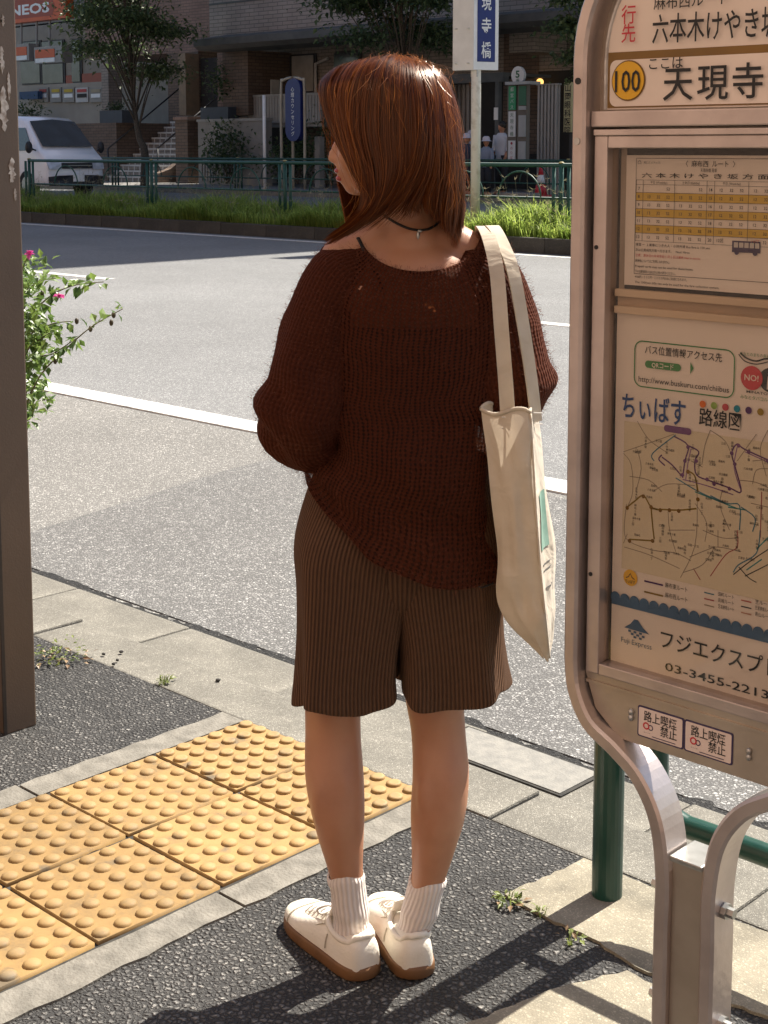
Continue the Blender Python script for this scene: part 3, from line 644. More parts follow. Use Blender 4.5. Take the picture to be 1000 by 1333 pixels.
# ledges between the posters
zl_a = b(801, 378)[1]; zl_b = b(801, 398)[1]; M_ledge = pm('cream_ledge', (0.66,0.50,0.35), (0.60,0.45,0.31), 7, 0.6)
MB().box(gx0 + .004, gx1 - .001, YP + .003, YP + .0145, zl_a - .008, zl_a + .002).build('ledge', M_ledge, bs, bevel=.001)
MB().box(gx0 + .004, gx1 - .001, YP + .002, YP + .0145, zl_b - .010, zl_b).build('ledge', M_ledge, bs, bevel=.001)
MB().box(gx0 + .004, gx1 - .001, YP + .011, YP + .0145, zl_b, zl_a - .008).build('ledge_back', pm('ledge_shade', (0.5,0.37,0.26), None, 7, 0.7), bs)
# ---- route map poster
zm1 = zl_b - .011; zm0 = zd0 + .004; xm0 = gx0 + .004
mp = MB().box(xm0, gx1 - .001, yt, yt + .003, zm0, zm1).build('route_map_poster', M_paper, bs)
def pl(mb, pts, wd, y=None): return stroke(mb, [(*bt(px, py)[:1], yl if y is None else y, bt(px, py)[2]) for px, py in pts], wd)
g1 = MB(); A = bt(827, 443); Bq = bt(957, 452); wbx = Bq[0] - A[0]; hz = A[2] - bt(827, 502)[2]
rr = rrect(A[0], A[0] + wbx, A[2] - hz, A[2], .012, yl); stroke(g1, rr + [rr[0]], .0016)
q0 = bt(840, 474); g1.quad(*rrect(q0[0], q0[0] + .056, q0[2] - .0045, q0[2] + .0055, .005, yl)); q1 = bt(899, 479); g1.quad((q1[0], yl, q1[2]-.008), (q1[0]+.005, yl, q1[2]), (q1[0], yl, q1[2]+.008))
put_text(g1, 'あなたのまちの身近なテーマ', (bt(964,462)[0], yl, bt(964,462)[2]), .004, width=.06); put_text(g1, 'みなとタバコルール', (bt(964,518)[0], yl, bt(964,518)[2]), .0045, width=.05)
g1.build('green_print', M_gpr, mp)
wt = MB(); put_text(wt, 'QRコード', (q0[0] + .028, yl - .0004, q0[2] - .0028), .0068, width=.034, align='C', bold=.008); wt.build('button_print', M_paper, mp); wt = MB(); nx = bt(979, 492)
put_text(wt, 'NO!', (nx[0], yl - .0008, nx[2] - .0035), .0085, width=.020, align='C', bold=.012); wt.build('no_print', M_paper, mp); wt = MB()
px_ = nx + np.array([.026, 0, 0])
wt.disc((px_[0], yl - .001, px_[2] + .008), .0028, Z3, (0,0,1), 12); wt.quad((px_[0]-.004, yl-.001, px_[2]-.012), (px_[0]-.001, yl-.001, px_[2]-.012), (px_[0]+.003, yl-.001, px_[2]+.005), (px_[0]-.003, yl-.001, px_[2]+.005)); wt.quad((px_[0]+.002, yl-.001, px_[2]-.012), (px_[0]+.005, yl-.001, px_[2]-.012), (px_[0]+.003, yl-.001, px_[2]+.002), (px_[0], yl-.001, px_[2]+.002))
wt.build('white_print', M_paper, mp)
rd = MB(); rd.disc((nx[0], yl - .0004, nx[2]), .0155, Z3, (0,0,1), 28); rd.build('red_disc', M_red, mp)
k1 = MB(); k1.disc((px_[0], yl - .0002, px_[2]), .0155, Z3, (0,0,1), 28)
put_text(k1, 'バス位置情報アクセス先', (A[0] + .016, yl, A[2] - .0155), .0098, width=wbx - .034, bold=.007)
put_text(k1, 'http://www.buskuru.com/chiibus', (A[0] + .007, yl, A[2] - hz + .0065), .0085, width=wbx - .014)
put_text(k1, 'MINATO', (bt(972,511)[0], yl, bt(972,511)[2]), .0036, width=.03, bold=.012)
pl(k1, smooth_path([(964, 459), (972, 466), (985, 470), (1000, 467), (1030, 474)], 4), .0022); pl(k1, smooth_path([(962, 461), (970, 470), (985, 474), (1000, 471)], 4), .0014)
q = bt(910, 552); put_text(k1, '路線図', (q[0], yl, q[2] + .001), .0195, width=.062, bold=.008)
q = bt(866, 868); put_text(k1, '03-3455-2213', (q[0], yl, q[2] - .0045), .0125, width=.156, bold=.007)
q = bt(861, 838); put_text(k1, 'フジエクスプレス', (q[0] - .001, yl, q[2] - .0035), .0225, width=.205, bold=.005)
k1.build('lettering', M_black, mp)
nvp = MB(); q = bt(810, 541); put_text(nvp, 'ちぃばす', (q[0], yl, q[2] + .0005), .030, width=.100, bold=.012); nvp.build('navy_lettering', M_navy, mp)
for k, c in enumerate(((0.75,0.17,0.02), (0.30,0.46,0.10), (0.55,0.07,0.09), (0.0,0.25,0.36), (0.10,0.03,0.15), (0.34,0.22,0.02), (0.5,0.1,0.2))):
    q = bt(915, 526); MB().disc((q[0] + .0168*k, yl, q[2]), .0047, Z3, (0,0,1), 18).build('colour_dot', pm('dot_%d' % k, c, None, 9, 0.6), mp)
# map field and its lines
ma = bt(813, 545); zmb = bt(812, 740)[2]; MB().quad((ma[0], yq - .0001, zmb), (gx1 - .012, yq - .0001, zmb), (gx1 - .012, yq - .0001, ma[2] - .003), (ma[0], yq - .0001, ma[2] - .003)).build('map_field', M_map, mp)
def mapline(name, col, lines, wd):
    mb = MB()
    for L_ in lines: pl(mb, smooth_path([(x, y) for x, y in L_], 4), wd)
    mb.build(name, pm('map_' + name, col, None, 12, 0.7), mp)
mapline('grey_roads', (0.30,0.25,0.20), [[(905,655),(920,680),(918,705)], [(850,640),(870,630),(905,632)], [(925,560),(945,575),(955,600)], [(940,640),(938,660),(950,690)], [(820,620),(845,625),(862,640)], [(870,690),(905,690)], [(870,665),(872,690),(880,718)], [(960,625),(985,628),(1010,640)], [(935,690),(935,712)], [(1000,560),(990,585),(998,620)], [(915,690),(940,700),(962,700)], [(830,585),(835,610),(828,640)], [(812,590),(822,605),(824,640),(817,660)], [(816,656),(813,690),(820,705),(850,716),(880,720),(900,730)], [(812,707),(817,695)], [(813,712),(845,722),(885,740)], [(886,752),(905,710),(908,650),(905,620)], [(898,725),(920,716),(935,712),(965,718)], [(890,745),(915,735),(930,713)], [(830,548),(845,572),(870,590)], [(812,588),(850,575),(878,565)], [(914,605),(918,580),(925,560)], [(980,600),(1000,598)], [(978,655),(1000,660),(1010,662)], [(900,600),(915,608)], [(960,600),(985,565)], [(1000,610),(985,612),(980,630)]], .0009)
mapline('ochre_route', (0.30,0.20,0.04), [[(817,660),(827,652),(838,645),(848,660),(860,664)], [(848,662),(850,685),(852,702)], [(860,663),(884,664),(907,662)], [(909,640),(905,620),(898,614)], [(820,702),(852,704)]], .0022)
mapline('lilac_route', (0.30,0.17,0.34), [[(900,584),(896,602),(893,624)], [(960,582),(956,608),(964,636)], [(889,624),(920,632),(955,644)], [(970,588),(1010,606)]], .0014)
mapline('teal_route', (0.06,0.30,0.30), [[(948,660),(972,664)], [(985,715),(1000,700),(1012,690)], [(972,742),(992,728)], [(905,640),(925,648),(960,662)]], .0016)
mapline('purple_route', (0.17,0.08,0.20), [[(878,568),(896,580),(892,600),(889,622)], [(896,580),(910,588),(905,600),(907,618),(922,625)], [(922,625),(950,635),(965,640),(958,610),(953,590),(960,578),(970,585),(1010,603)], [(862,595),(875,605),(888,620)], [(862,592),(858,598),(866,606)]], .0020)
mapline('blue_route', (0.10,0.25,0.33), [[(880,566),(850,590),(852,600)], [(880,622),(910,640),(945,655),(963,658),(963,690)], [(965,660),(983,674),(980,692)], [(990,690),(985,720),(962,735),(955,745)], [(945,655),(925,645)]], .0016)
mapline('red_route', (0.42,0.08,0.09), [[(960,690),(960,712),(945,722),(925,750)], [(912,755),(903,740)], [(992,640),(990,700)], [(868,560),(884,564)]], .0012)
mapline('dark_railway', (0.05,0.05,0.05), [[(955,748),(975,732),(1005,712)], [(970,750),(1000,735)], [(962,738),(975,752),(985,758)]], .0013)
nd = MB(); random.seed(5)
for px, py in ((860,664),(872,664),(884,665),(909,650),(838,646),(848,660),(817,661),(820,704),(850,704),(896,614)): q = bt(px, py); nd.disc((q[0], yl - .0003, q[2]), .0029, Z3, (0,0,1), 10)
nd.build('ochre_stops', M_band, mp)
nd = MB()
for px, py in ((896,582),(892,600),(889,618),(907,600),(921,624),(930,630),(953,590),(962,580),(957,604),(975,588),(950,636),(1000,600)): q = bt(px, py); nd.disc((q[0], yl - .0003, q[2]), .0027, Z3, (0,0,1), 10)
q = bt(865, 557); nd.quad(*rrect(q[0], q[0] + .042, q[2] - .0045, q[2] + .0045, .004, yl - .0004)); nd.build('purple_stops', pm('purple_print', (0.20,0.09,0.22), None, 9, 0.7), mp)
lb = MB(); words = ('白金一丁目', '麻布十番', '広尾駅', '六本木駅', '元麻布', '南麻布', '三田', '赤羽橋駅', '西麻布', '芝公園')
for k in range(120):
    px = random.uniform(818, 1040); py = random.uniform(562 + (px-800)*.1, 715 + (px-800)*.12); q = bt(px, py)
    if q[0] > gx1 - .04: continue
    s_ = random.choice(words)
    if random.random() < .35:
        for j, ch in enumerate(s_[:4]): put_text(lb, ch, (q[0], yl, q[2] - j*.0042), .0032, res=1)
    else: put_text(lb, s_, (q[0], yl, q[2]), .0031, width=.0032*len(s_), res=1)
put_text(lb, '麻布東ルート', (bt(866,763)[0], yl, bt(866,763)[2] - .001), .0064, width=.035); put_text(lb, '麻布西ルート', (bt(866,776)[0], yl, bt(866,776)[2] - .001), .0064, width=.035)
for c_ in range(2):
    for r_, s_ in enumerate((('田町ルート','高輪ルート','芝浦港南ルート'), ('芝ルート','芝浦港南ルート','青山ルート'))[c_]): q = bt(935 + 48*c_, 774 + 8*r_ + 10*c_); put_text(lb, s_, (q[0], yl, q[2] - .001), .0048, width=.0235)
lb.build('map_lettering', pm('dark_print', (0.05,0.045,0.045), None, 9, 0.7), mp)
for px, py, c, L_ in ((839,756,(0.08,0.02,0.13),.030), (839,770,(0.26,0.16,0.02),.030)): q = bt(px, py); z_ = q[2]; MB().quad(*[(x, yl, z) for x, z in ((q[0], z_-.0012), (q[0]+L_, z_-.0012), (q[0]+L_, z_+.0012), (q[0], z_+.0012))]).build('legend_bar', pm('legend_%d_%d' % (px, py), c, None, 9, 0.7), mp)
for c_ in range(2):
    for r_, c in enumerate((((0.08,0.22,0.3),(0.4,0.08,0.09),(0.35,0.28,0.2)), ((0.5,0.12,0.09),(0.04,0.04,0.05),(0.5,0.25,0.16)))[c_]):
        q = bt(917 + 48*c_, 771 + 8*r_ + 10*c_); MB().quad(*[(x, yl, z) for x, z in ((q[0], q[2]-.0008), (q[0]+.015, q[2]-.0008), (q[0]+.015, q[2]+.0008), (q[0], q[2]+.0008))]).build('legend_bar', pm('legend_s%d%d' % (c_, r_), c, None, 9, 0.7), mp)
# badge, scalloped wave band, mountain logo
q = bt(821, 752); badge = MB().disc((q[0], yl, q[2]), .0115, Z3, (0,0,1), 24).build('badge', M_yel, mp)
mb = MB(); put_text(mb, 'ちぃばす', (q[0], yl - .0004, q[2] - .0075), .0045, width=.016, align='C', bold=.008); mb.build('badge_name', M_black, badge); mb = MB(); stroke(mb, [(q[0]-.007, yl-.0004, q[2]-.001), (q[0]-.003, yl-.0004, q[2]+.001), (q[0], yl-.0004, q[2]+.006), (q[0]+.003, yl-.0004, q[2]+.001), (q[0]+.007, yl-.0004, q[2]-.001)], .0012); mb.build('badge_print', M_black, badge)
zw1, zw0 = bt(799, 776)[2], bt(799, 786)[2]
mb = MB(); mb.quad((xm0 + .001, yl, zw0), (gx1 - .002, yl, zw0), (gx1 - .002, yl, zw1), (xm0 + .001, yl, zw1))
xx = xm0 + .007
while xx < gx1 - .008: mb.disc((xx, yl - .0002, zw1), .0078, Z3, (0,0,1), 18); xx += .0158
mb.build('wave_band', M_blue2, mp)
q = bt(829, 817); mb = MB(); X_, Z_ = q[0], q[2]
mb.quad((X_-.020, yl, Z_-.004), (X_-.010, yl, Z_+.0035), (X_-.004, yl, Z_+.011), (X_+.002, yl, Z_+.011), (X_+.010, yl, Z_+.002), (X_+.021, yl, Z_-.005))
for r_, c_ in ((0,-3),(0,-1),(0,1),(1,-2),(1,0),(1,2),(2,-1),(2,1)): rq(mb, X_ + c_*.0045 - .0022 + .002, X_ + c_*.0045 + .0024 + .002, Z_ - .0085 - r_*.0036, Z_ - .0055 - r_*.0036, yl)
put_text(mb, 'Fuji Express', (X_, yl, Z_ - .0255), .0082, width=.050, align='C'); mb.build('mountain_logo', M_blue2, mp)
# glass pane of the door
MB().box(gx0 - .002, gx1 + .002, YP - .002, YP - .0005, zd0, zt + .002).build('glass_pane', glass_mat('door_glass', (0.95,0.94,0.92)), bs)
for q in ((758, 107, .0045, M_black), (759, 184, .005, M_steel), (780, 321, .003, M_black), (779, 745, .003, M_black)):
    X_, Z_ = b(q[0], q[1]); yy = D0 if q[0] < 765 else YP - .014; X_ = XC - hw if q[0] < 765 else dxl + .006
    MB().tube([(X_, yy + .002, Z_), (X_, yy - .0012, Z_)], q[2], 12).build('rivet', q[3], bs)

# ================================================================== unseen building added behind the camera to bounce warm light onto the shaded side
nb = thing('bounce_building', (0, -4.2, 0), 'unseen pinkish tiled building added behind the camera to bounce warm light', 'building')
MB().box(-45, 40, -14, -4.2, -0.3, 16).build('wall', brick_mat('pink_tile_facade', (0.33,0.225,0.172), (0.38,0.26,0.20), (0.27,0.195,0.155), .24, .07), nb)
for k in range(14):
    for j in range(4):
        x = -36 + 5.4*k; wz = 1.0 + 3.6*j
        wo = MB().box(x, x + 1.6, -4.2, -4.12, wz, wz + 1.5).build('window', M_alu2, nb); MB().box(x + .07, x + 1.53, -4.12, -4.10, wz + .07, wz + 1.43).build('pane', pm('near_window_glass', (0.05,0.055,0.06), None, 2, 0.1), wo)

# crumbled edge of the carriageway along the gutter
mb = MB(); xs_e = np.arange(-12, 6, .03); lo = [KO - .004 + random.uniform(-.003, .004) for _ in xs_e]; hi = [KO + .022 + .012*math.sin(x*7) + random.uniform(-.012, .02) for x in xs_e]
mb.prism([(x, y, ZR + .002) for x, y in zip(xs_e, lo)] + [(x, y, ZR + .002) for x, y in zip(xs_e[::-1], hi[::-1])], (0, 0, .010)); structure('road_edge_crumble', mb, asphalt('crumbled_edge', [(0.0, (0.02,0.02,0.019)), (0.6, (0.05,0.048,0.045)), (1.0, (0.14,0.135,0.125))], (0.012,0.012,0.012), 95, rel=1.0, big=0.4, dist=.01, warp=1.6))
# ================================================================== MEDIAN, FAR CARRIAGEWAY, FAR PAVEMENT
M0, M1, FK, YF = 16.95, 19.0, 25.6, 30.0
ZFR, PF = 0.28, 0.40                                          # the far carriageway lies higher
structure('median', MB().box(-90, 60, M0 + .17, M1 - .17, -0.3, 0.15), M_soil)
mk = structure('median_kerb', MB().box(-90, 60, M0 + .03, M0 + .15, -0.3, 0.10), M_oldkerb)
pk = MB().box(-.598, .598, -.08, .08, -.2, .185).build('kerb_stone', M_oldkerb, bevel=.012); pk.parent = mk
for i in range(30):
    o = pk if i == 0 else pk.copy()
    if i: COL.objects.link(o); o.parent = mk
    o.location = (-34 + 1.2*i, M0 + .08 + random.uniform(-.008,.008), random.uniform(-.008,.008)); o.rotation_euler = (random.uniform(-.01,.01), 0, random.uniform(-.004,.004))
structure('median_back_kerb', MB().box(-90, 60, M1 - .16, M1, -0.3, 0.32), M_oldkerb)
structure('far_road', MB().box(-90, 60, M1 + .001, FK, -0.32, ZFR), M_road)
structure('far_kerb', MB().box(-90, 60, FK + .001, FK + .18, -0.3, PF - .01), M_kerb)
structure('far_pavement', MB().box(-90, 60, FK + .181, 60, -0.3, PF), pm('far_pavement_block', (0.15,0.14,0.13), (0.2,0.19,0.175), 3, 0.85))
# grass on the median: too many blades to count
random.seed(11)
mb = MB(); ms = MB()
for _ in range(19500):
    x = random.uniform(-30, -5); y = M0 + .16 + (M1 - M0 - .3) * random.random()**1.6
    if random.random() > 0.35 + 0.9*(.5 + .5*math.sin(x*2.1 + 1.3*math.sin(y*3))) : continue
    dn = max(0.55, 1 + .25*math.sin(x*1.7) + .15*math.sin(x*4.3 + y)) * (1.0 if y - M0 > .45 else .75)
    n_ = 4
    blade_tuft(mb, (x, y, .14), n_, .46*dn, .07, .016)
    if random.random() < .05:
        hh = .62*dn*random.uniform(.8,1.25); a = random.uniform(0, 6.28); tip = np.array([x + .1*math.cos(a), y + .1*math.sin(a), .14 + hh])
        ms.tube([(x, y, .14), (x + .03*math.cos(a), y + .03*math.sin(a), .14 + hh*.6), tip], [.003, .002, .0015], 3, cap=False)
        for k in range(5): d = nv([random.gauss(0,1), random.gauss(0,1), .6]); s_ = np.array([.006,0,0]); ms.add([tip - s_, tip + s_, tip + d*.09], [(0,1,2)])
gm = mb.build('median_grass', M_grass); tag(gm, 'long green grass growing on the central reservation', 'grass', kind='stuff')
gs2 = ms.build('grass_seed_heads', M_straw); tag(gs2, 'pale seed stalks rising out of the median grass', 'seed heads', kind='stuff')

# ---------------------------------------------------------------- green fences
def fence(name, label, Y, z0, zt, zl, xs, hoop, m, pr_=.035):
    t = thing(name, ((xs[0]+xs[-1])/2, Y, z0), label, 'fence')
    MB().tube([(xs[0], Y, zt), (xs[-1], Y, zt)], .033, 10).build('top_rail', m, t, smooth=True)
    MB().tube([(xs[0], Y, zl), (xs[-1], Y, zl)], .018, 8).build('lower_rail', m, t, smooth=True)
    for i, x in enumerate(xs):
        for dx in (-.14, 0.0, .14) if hoop else (0.0,):
            MB().tube([(x + dx, Y, z0), (x + dx, Y, zt + (.03 if dx == 0 else -.01))], pr_ if dx == 0 else .028, 10).build('post', m, t, smooth=True)
        MB().ball((x, Y, zt + .035), (.045, .045, .018), 10, 6).build('post_cap', M_brass, t, smooth=True)
        if hoop and i + 1 < len(xs):
            w_ = xs[i+1] - x
            for c in (.32, .72):
                xc = x + w_*c; rr = .42
                MB().tube([(xc - rr*math.cos(a), Y, zl + .40*math.sin(a)) for a in np.linspace(0, math.pi, 14)], .014, 6).build('hoop', m, t, smooth=True)
    return t
M_brass = pm('worn_brass_cap', (0.35,0.29,0.12), (0.28,0.24,0.12), 20, 0.5)
YM = 18.0
xs = [at(px, 212, YM)[0] for px in (38, 197, 371, 548, 731, 905)]
fence('median_fence', 'green pipe fence with low hoops along the grassy median', YM, .1, at(500, 213, YM)[2], at(500, 252, YM)[2], xs, True, M_green2)
YB = FK + .25
xs = [at(px, 212, YB)[0] for px in (-20, 150, 310, 455, 590, 740, 860)]
fence('kerbside_fence', 'thin green fence along the far kerb before the brick building', YB, PF - .02, at(650, 209, YB)[2], at(650, 238, YB)[2], xs, True, pm('dark_green_fence_paint', (0.010,0.05,0.036), (0.016,0.065,0.048), 5, 0.6), .028)

# ---------------------------------------------------------------- street name sign on the median
YS = 17.6
sx, _, sz = at(620, 95, YS)
sg = thing('street_name_sign', (sx, YS, .14), 'white street name sign with blue face on a peeling white pole', 'street sign')
M_polew = pm('peeling_white_paint', (0.66,0.64,0.56), (0.40,0.36,0.28), 9, 0.6, detail=8, bump=0.2, lo=0.5, hi=0.8)
MB().tube([(sx, YS, .14), (sx, YS, sz + 2.4)], .075, 14).build('pole', M_polew, sg, smooth=True)
zb = at(620, 91, YS)[2]; HT = 2.3
dirv = np.array([_ca, _sa, 0]); fwd = np.array([-_sa, _ca, 0])
mid = np.array([at(616, 60, YS)[0], YS, 0]) - fwd*.16; nr = nv(.92*(-fwd) + .38*dirv); rt = np.array([-nr[1], nr[0], 0]); rt = rt if rt @ dirv > 0 else -rt
W_ = .42; lnrm = nv(-.86*fwd - .5*dirv); lt = np.array([-lnrm[1], lnrm[0], 0]); lt = lt if lt @ dirv > 0 else -lt
def sheet(name, base, r, wd, z0, z1, nrm, th, m, par): 
    bse = np.array(base); return MB().prism([bse + np.array([0,0,z0]), bse + r*wd + np.array([0,0,z0]), bse + r*wd + np.array([0,0,z1]), bse + np.array([0,0,z1])], -np.array(nrm)*th).build(name, m, par)
M_signw = pm('sign_white', (0.78,0.80,0.80), (0.70,0.73,0.73), 7, 0.35); M_signc = pm('sign_cream_back', (0.74,0.73,0.66), (0.66,0.65,0.58), 5, 0.5)
M_signb = pm('sign_navy', (0.012,0.025,0.16), (0.012,0.022,0.14), 7, 0.3)
bpan = sheet('name_panel', mid, rt, W_, zb, zb + HT, nr, .10, M_signw, sg)
off = mid + nr*.004; sheet('blue_field', off + rt*.058, rt, W_ - .116, zb + .12, zb + HT - .05, nr, .003, M_signb, bpan)
cpan = sheet('back_panel', mid - lt*.36, lt, .355, zb - .005, zb + HT, lnrm, .08, M_signc, sg)
for fz in (.10, .62, 1.15, 1.7):
    for fxx in (.06, .27): q = mid - lt*.36 + lt*fxx + lnrm*.004 + np.array([0,0,zb + fz]); MB().ball(q, (.028,.028,.014), 8, 6).build('rivet', M_polew, cpan, smooth=True)
mb = MB(); 
for k, ch in enumerate('橋寺現天'): put_text(mb, ch, mid + nr*.010 + rt*(W_/2) + np.array([0,0, zb + .20 + .36*k]), .205, right=rt, align='C', width=.165, bold=.012)
mb.build('lettering', M_signw, bpan)
for a in (-.05, .05): MB().tube([(sx + a, YS - .04, sz - .06), (sx + a, YS - .04, sz + .08)], .02, 6).build('clamp', M_steel, sg)

# ---------------------------------------------------------------- van on the far carriageway
def make_van(loc):
    v = thing('parked_van', loc, 'white high-roof delivery van seen from its front beyond the fence', 'van')
    o = np.array(loc, float)
    Mw = pm('van_white_paint', (0.84,0.85,0.88), (0.82,0.83,0.86), 2, 0.22, coat=0.6); Mg = pm('van_glass', (0.03,0.045,0.06), (0.04,0.06,0.08), 3, 0.06, spec=1.0)
    Mt = pm('tyre_rubber', (0.02,0.02,0.02), None, 20, 0.85); Mb = pm('van_black_plastic', (0.025,0.025,0.028), None, 10, 0.5); Ml = pm('headlamp_lens', (0.55,0.58,0.62), (0.35,0.38,0.42), 6, 0.08, spec=0.9)
    stn = [(0.02, .32, .62, .70), (0.0, .30, .90, .80), (-.06, .30, 1.02, .84), (-.30, .29, 1.18, .86), (-.62, .29, 1.50, .86), (-1.0, .29, 1.88, .855), (-1.25, .29, 1.985, .85), (-1.7, .29, 2.03, .85), (-4.2, .29, 2.03, .85), (-4.62, .30, 1.98, .83), (-4.69, .34, 1.8, .80)]
    def ring(x, zl, zt, hw_):
        mid_ = min(1.12, zl + (zt - zl)*.62); tw = hw_ - .13*max(0, (zt - 1.1))/.93
        return [(x, -hw_+.06, zl), (x, hw_-.06, zl), (x, hw_, zl+.08), (x, hw_, (zl+mid_)/2), (x, hw_, mid_), (x, tw+.02, zt-.09), (x, tw-.05, zt-.02), (x, 0, zt), (x, -tw+.05, zt-.02), (x, -tw-.02, zt-.09), (x, -hw_, mid_), (x, -hw_, (zl+mid_)/2), (x, -hw_, zl+.08)]
    R_ = [ring(*s_) for s_ in stn]; R2 = [R_[0]]
    for i in range(len(R_)-1): R2 += [list(np.array(R_[i])*(1-t) + np.array(R_[i+1])*t) for t in ((.5, 1.0))]
    body = MB().rings([[tuple(np.array(p) + o) for p in r] for r in R2]).build('body', Mw, v, smooth=True)
    def P(x, y, z): return tuple(o + np.array([x, y, z]))
    # windscreen: follows the sloping front
    ws = [P(-.335, -.74, 1.235), P(-.325, 0, 1.245), P(-.335, .74, 1.235), P(-1.0, .66, 1.865), P(-.985, 0, 1.915), P(-1.0, -.66, 1.865)]
    MB().add([tuple(np.array(p) + [.028, 0, .022]) for p in ws], [(0,1,4,5), (1,2,3,4)]).build('windscreen', Mg, v, smooth=True)
    for s_ in (-1, 1):
        MB().prism([P(-.55, s_*.868, 1.16), P(-1.45, s_*.868, 1.16), P(-1.45, s_*.80, 1.72), P(-.95, s_*.80, 1.72)], (0, s_*.012, 0)).build('side_window', Mg, v)
        MB().prism([P(-1.6, s_*.868, 1.16), P(-4.3, s_*.868, 1.16), P(-4.3, s_*.80, 1.72), P(-1.6, s_*.80, 1.72)], (0, s_*.012, 0)).build('side_window', Mg, v)
        MB().prism([P(.035, s_*.80, .70), P(.045, s_*.46, .70), P(.03, s_*.46, .86), P(-.08, s_*.845, .95)], (.03, 0, .0)).build('headlight', Ml, v)
        MB().tube([P(-.35, s_*.90, 1.16), P(-.42, s_*1.02, 1.22)], .02, 6).ball(P(-.42, s_*1.06, 1.24), (.06, .10, .15), 10, 8).build('mirror', Mb, v, smooth=True)
        MB().tube([P(-.36, s_*.1 - .05, 1.27), P(-.50, s_*.1 + .45, 1.37)], .014, 5).build('wiper', Mb, v)
        for xw in (-.85, -3.45):
            wh = MB().tube([P(xw, s_*.70, .33), P(xw, s_*.88, .33)], .33, 20).build('wheel', Mt, v); MB().tube([P(xw, s_*.875, .33), P(xw, s_*.89, .33)], .19, 16).build('hub', M_steel, wh)
    MB().prism([P(.02, -.80, .30), P(.09, -.55, .29), P(.10, 0, .29), P(.09, .55, .29), P(.02, .80, .30), P(.03, .82, .52), P(.10, .55, .55), P(.11, 0, .56), P(.10, -.55, .55), P(.03, -.82, .52)], (.005, 0, 0)).build('bumper', Mb, v)
    MB().box(*[o[0]+.03, o[0]+.075], o[1]-.44, o[1]+.44, o[2]+.72, o[2]+.86).build('grille', Mb, v, bevel=.008)
    MB().box(o[0]+.03, o[0]+.085, o[1]-.42, o[1]+.42, o[2]+.785, o[2]+.80).build('grille_bar', M_steel, v)
    MB().box(o[0]+.115, o[0]+.125, o[1]-.165, o[1]+.165, o[2]+.40, o[2]+.565).build('number_plate', M_white, v)
vx = at(102, 225, 21.3); make_van((vx[0] - .1, 21.3, ZFR + .002))

# ---------------------------------------------------------------- buildings across the road (all of them in their own shade)
def fb(mb, px0, px1, py0, py1, Y, t, zpx=None):
    zp = zpx if zpx is not None else (px0 + px1)/2
    x0, x1 = at(px0, 150, Y)[0], at(px1, 150, Y)[0]
    return mb.box(x0, x1, Y, Y + t, at(zp, py1, Y)[2], at(zp, py0, Y)[2])
M_brA = brick_mat('pale_tile_facade', (0.33,0.285,0.25), (0.38,0.335,0.295), (0.16,0.145,0.13), .42, .115)
M_brD = brick_mat('dark_brown_brick', (0.14,0.095,0.068), (0.18,0.125,0.09), (0.06,0.05,0.042), .30, .10)
M_brB = brick_mat('red_brown_brick', (0.24,0.15,0.115), (0.29,0.19,0.15), (0.12,0.095,0.08), .32, .10)
M_brL = brick_mat('grey_brown_tile', (0.26,0.225,0.19), (0.31,0.27,0.23), (0.13,0.115,0.10), .30, .10)
M_dark = pm('shade_and_print_black', (0.02,0.019,0.018), (0.03,0.028,0.026), 2, 0.8)  # near-black painted for unlit openings and interiors, also used for dark lettering
M_eave = pm('eave_metal', (0.07,0.075,0.075), (0.10,0.105,0.10), 3, 0.6)
M_conc = pm('rendered_wall', (0.23,0.22,0.20), (0.29,0.275,0.25), 2, 0.85, detail=8)
M_win = pm('window_glass', (0.05,0.06,0.065), (0.10,0.11,0.115), 1.5, 0.08, spec=0.9)
M_curt = pm('pale_curtain', (0.42,0.41,0.38), (0.34,0.33,0.30), 3, 0.9)
XR = -16.9
xl_ = at(273, 50, YF)[0]; z_e = at(373, 42, YF)[2]
A = thing('apartment_building', (xl_, YF, PF), 'tall pale tiled apartment building over a dark brick ground floor', 'building')
MB().box(xl_, XR, YF, YF + 14, z_e, 23.59).build('upper_wall', M_brA, A)
MB().box(-32, -15.45, YF + .02, YF + 9, 23.6, 31.5).build('top_storey', M_brA, A)
for zz in (z_e + 1.0, z_e + 3.9, z_e + 6.8): MB().box(xl_ - .01, XR, YF - .015, YF, zz, zz + .06).build('wall_groove', M_eave, A)
ev = MB(); xa = at(252, 55, YF - 1.2)[0]; ze0, ze1 = at(360, 58, YF - 1.2)[2], at(360, 43, YF - 1.2)[2]
ev.prism([(xa, YF - 1.2, ze0 + .12), (xa, YF - 1.2, ze1), (xa, YF + .3, ze1 + .25), (xa, YF + .3, ze0), (xa, YF - 1.0, ze0)], (XR - xa, 0, 0)); ev.build('eave', M_eave, A)
YL = YF + 1.8
xlo = at(330, 100, YL)[0]
MB().box(xlo, XR, YL, YL + .3, PF, z_e + .1).build('ground_floor_wall', M_brL, A)
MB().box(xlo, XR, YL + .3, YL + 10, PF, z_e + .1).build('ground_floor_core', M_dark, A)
c0 = at(290, 100, YF)[0]; c1 = at(323, 100, YF)[0]; MB().box(c0, c1, YF, YF + 1.9, at(305, 150, YF)[2], ze0 + .02).build('brick_pier', M_brD, A)
c2 = at(283, 100, YF + .2)[0]; MB().box(c2, c0 - .002, YF + .2, YF + 1.2, at(287, 150, YF)[2], ze0 + .02).build('pier_return', M_brB, A)
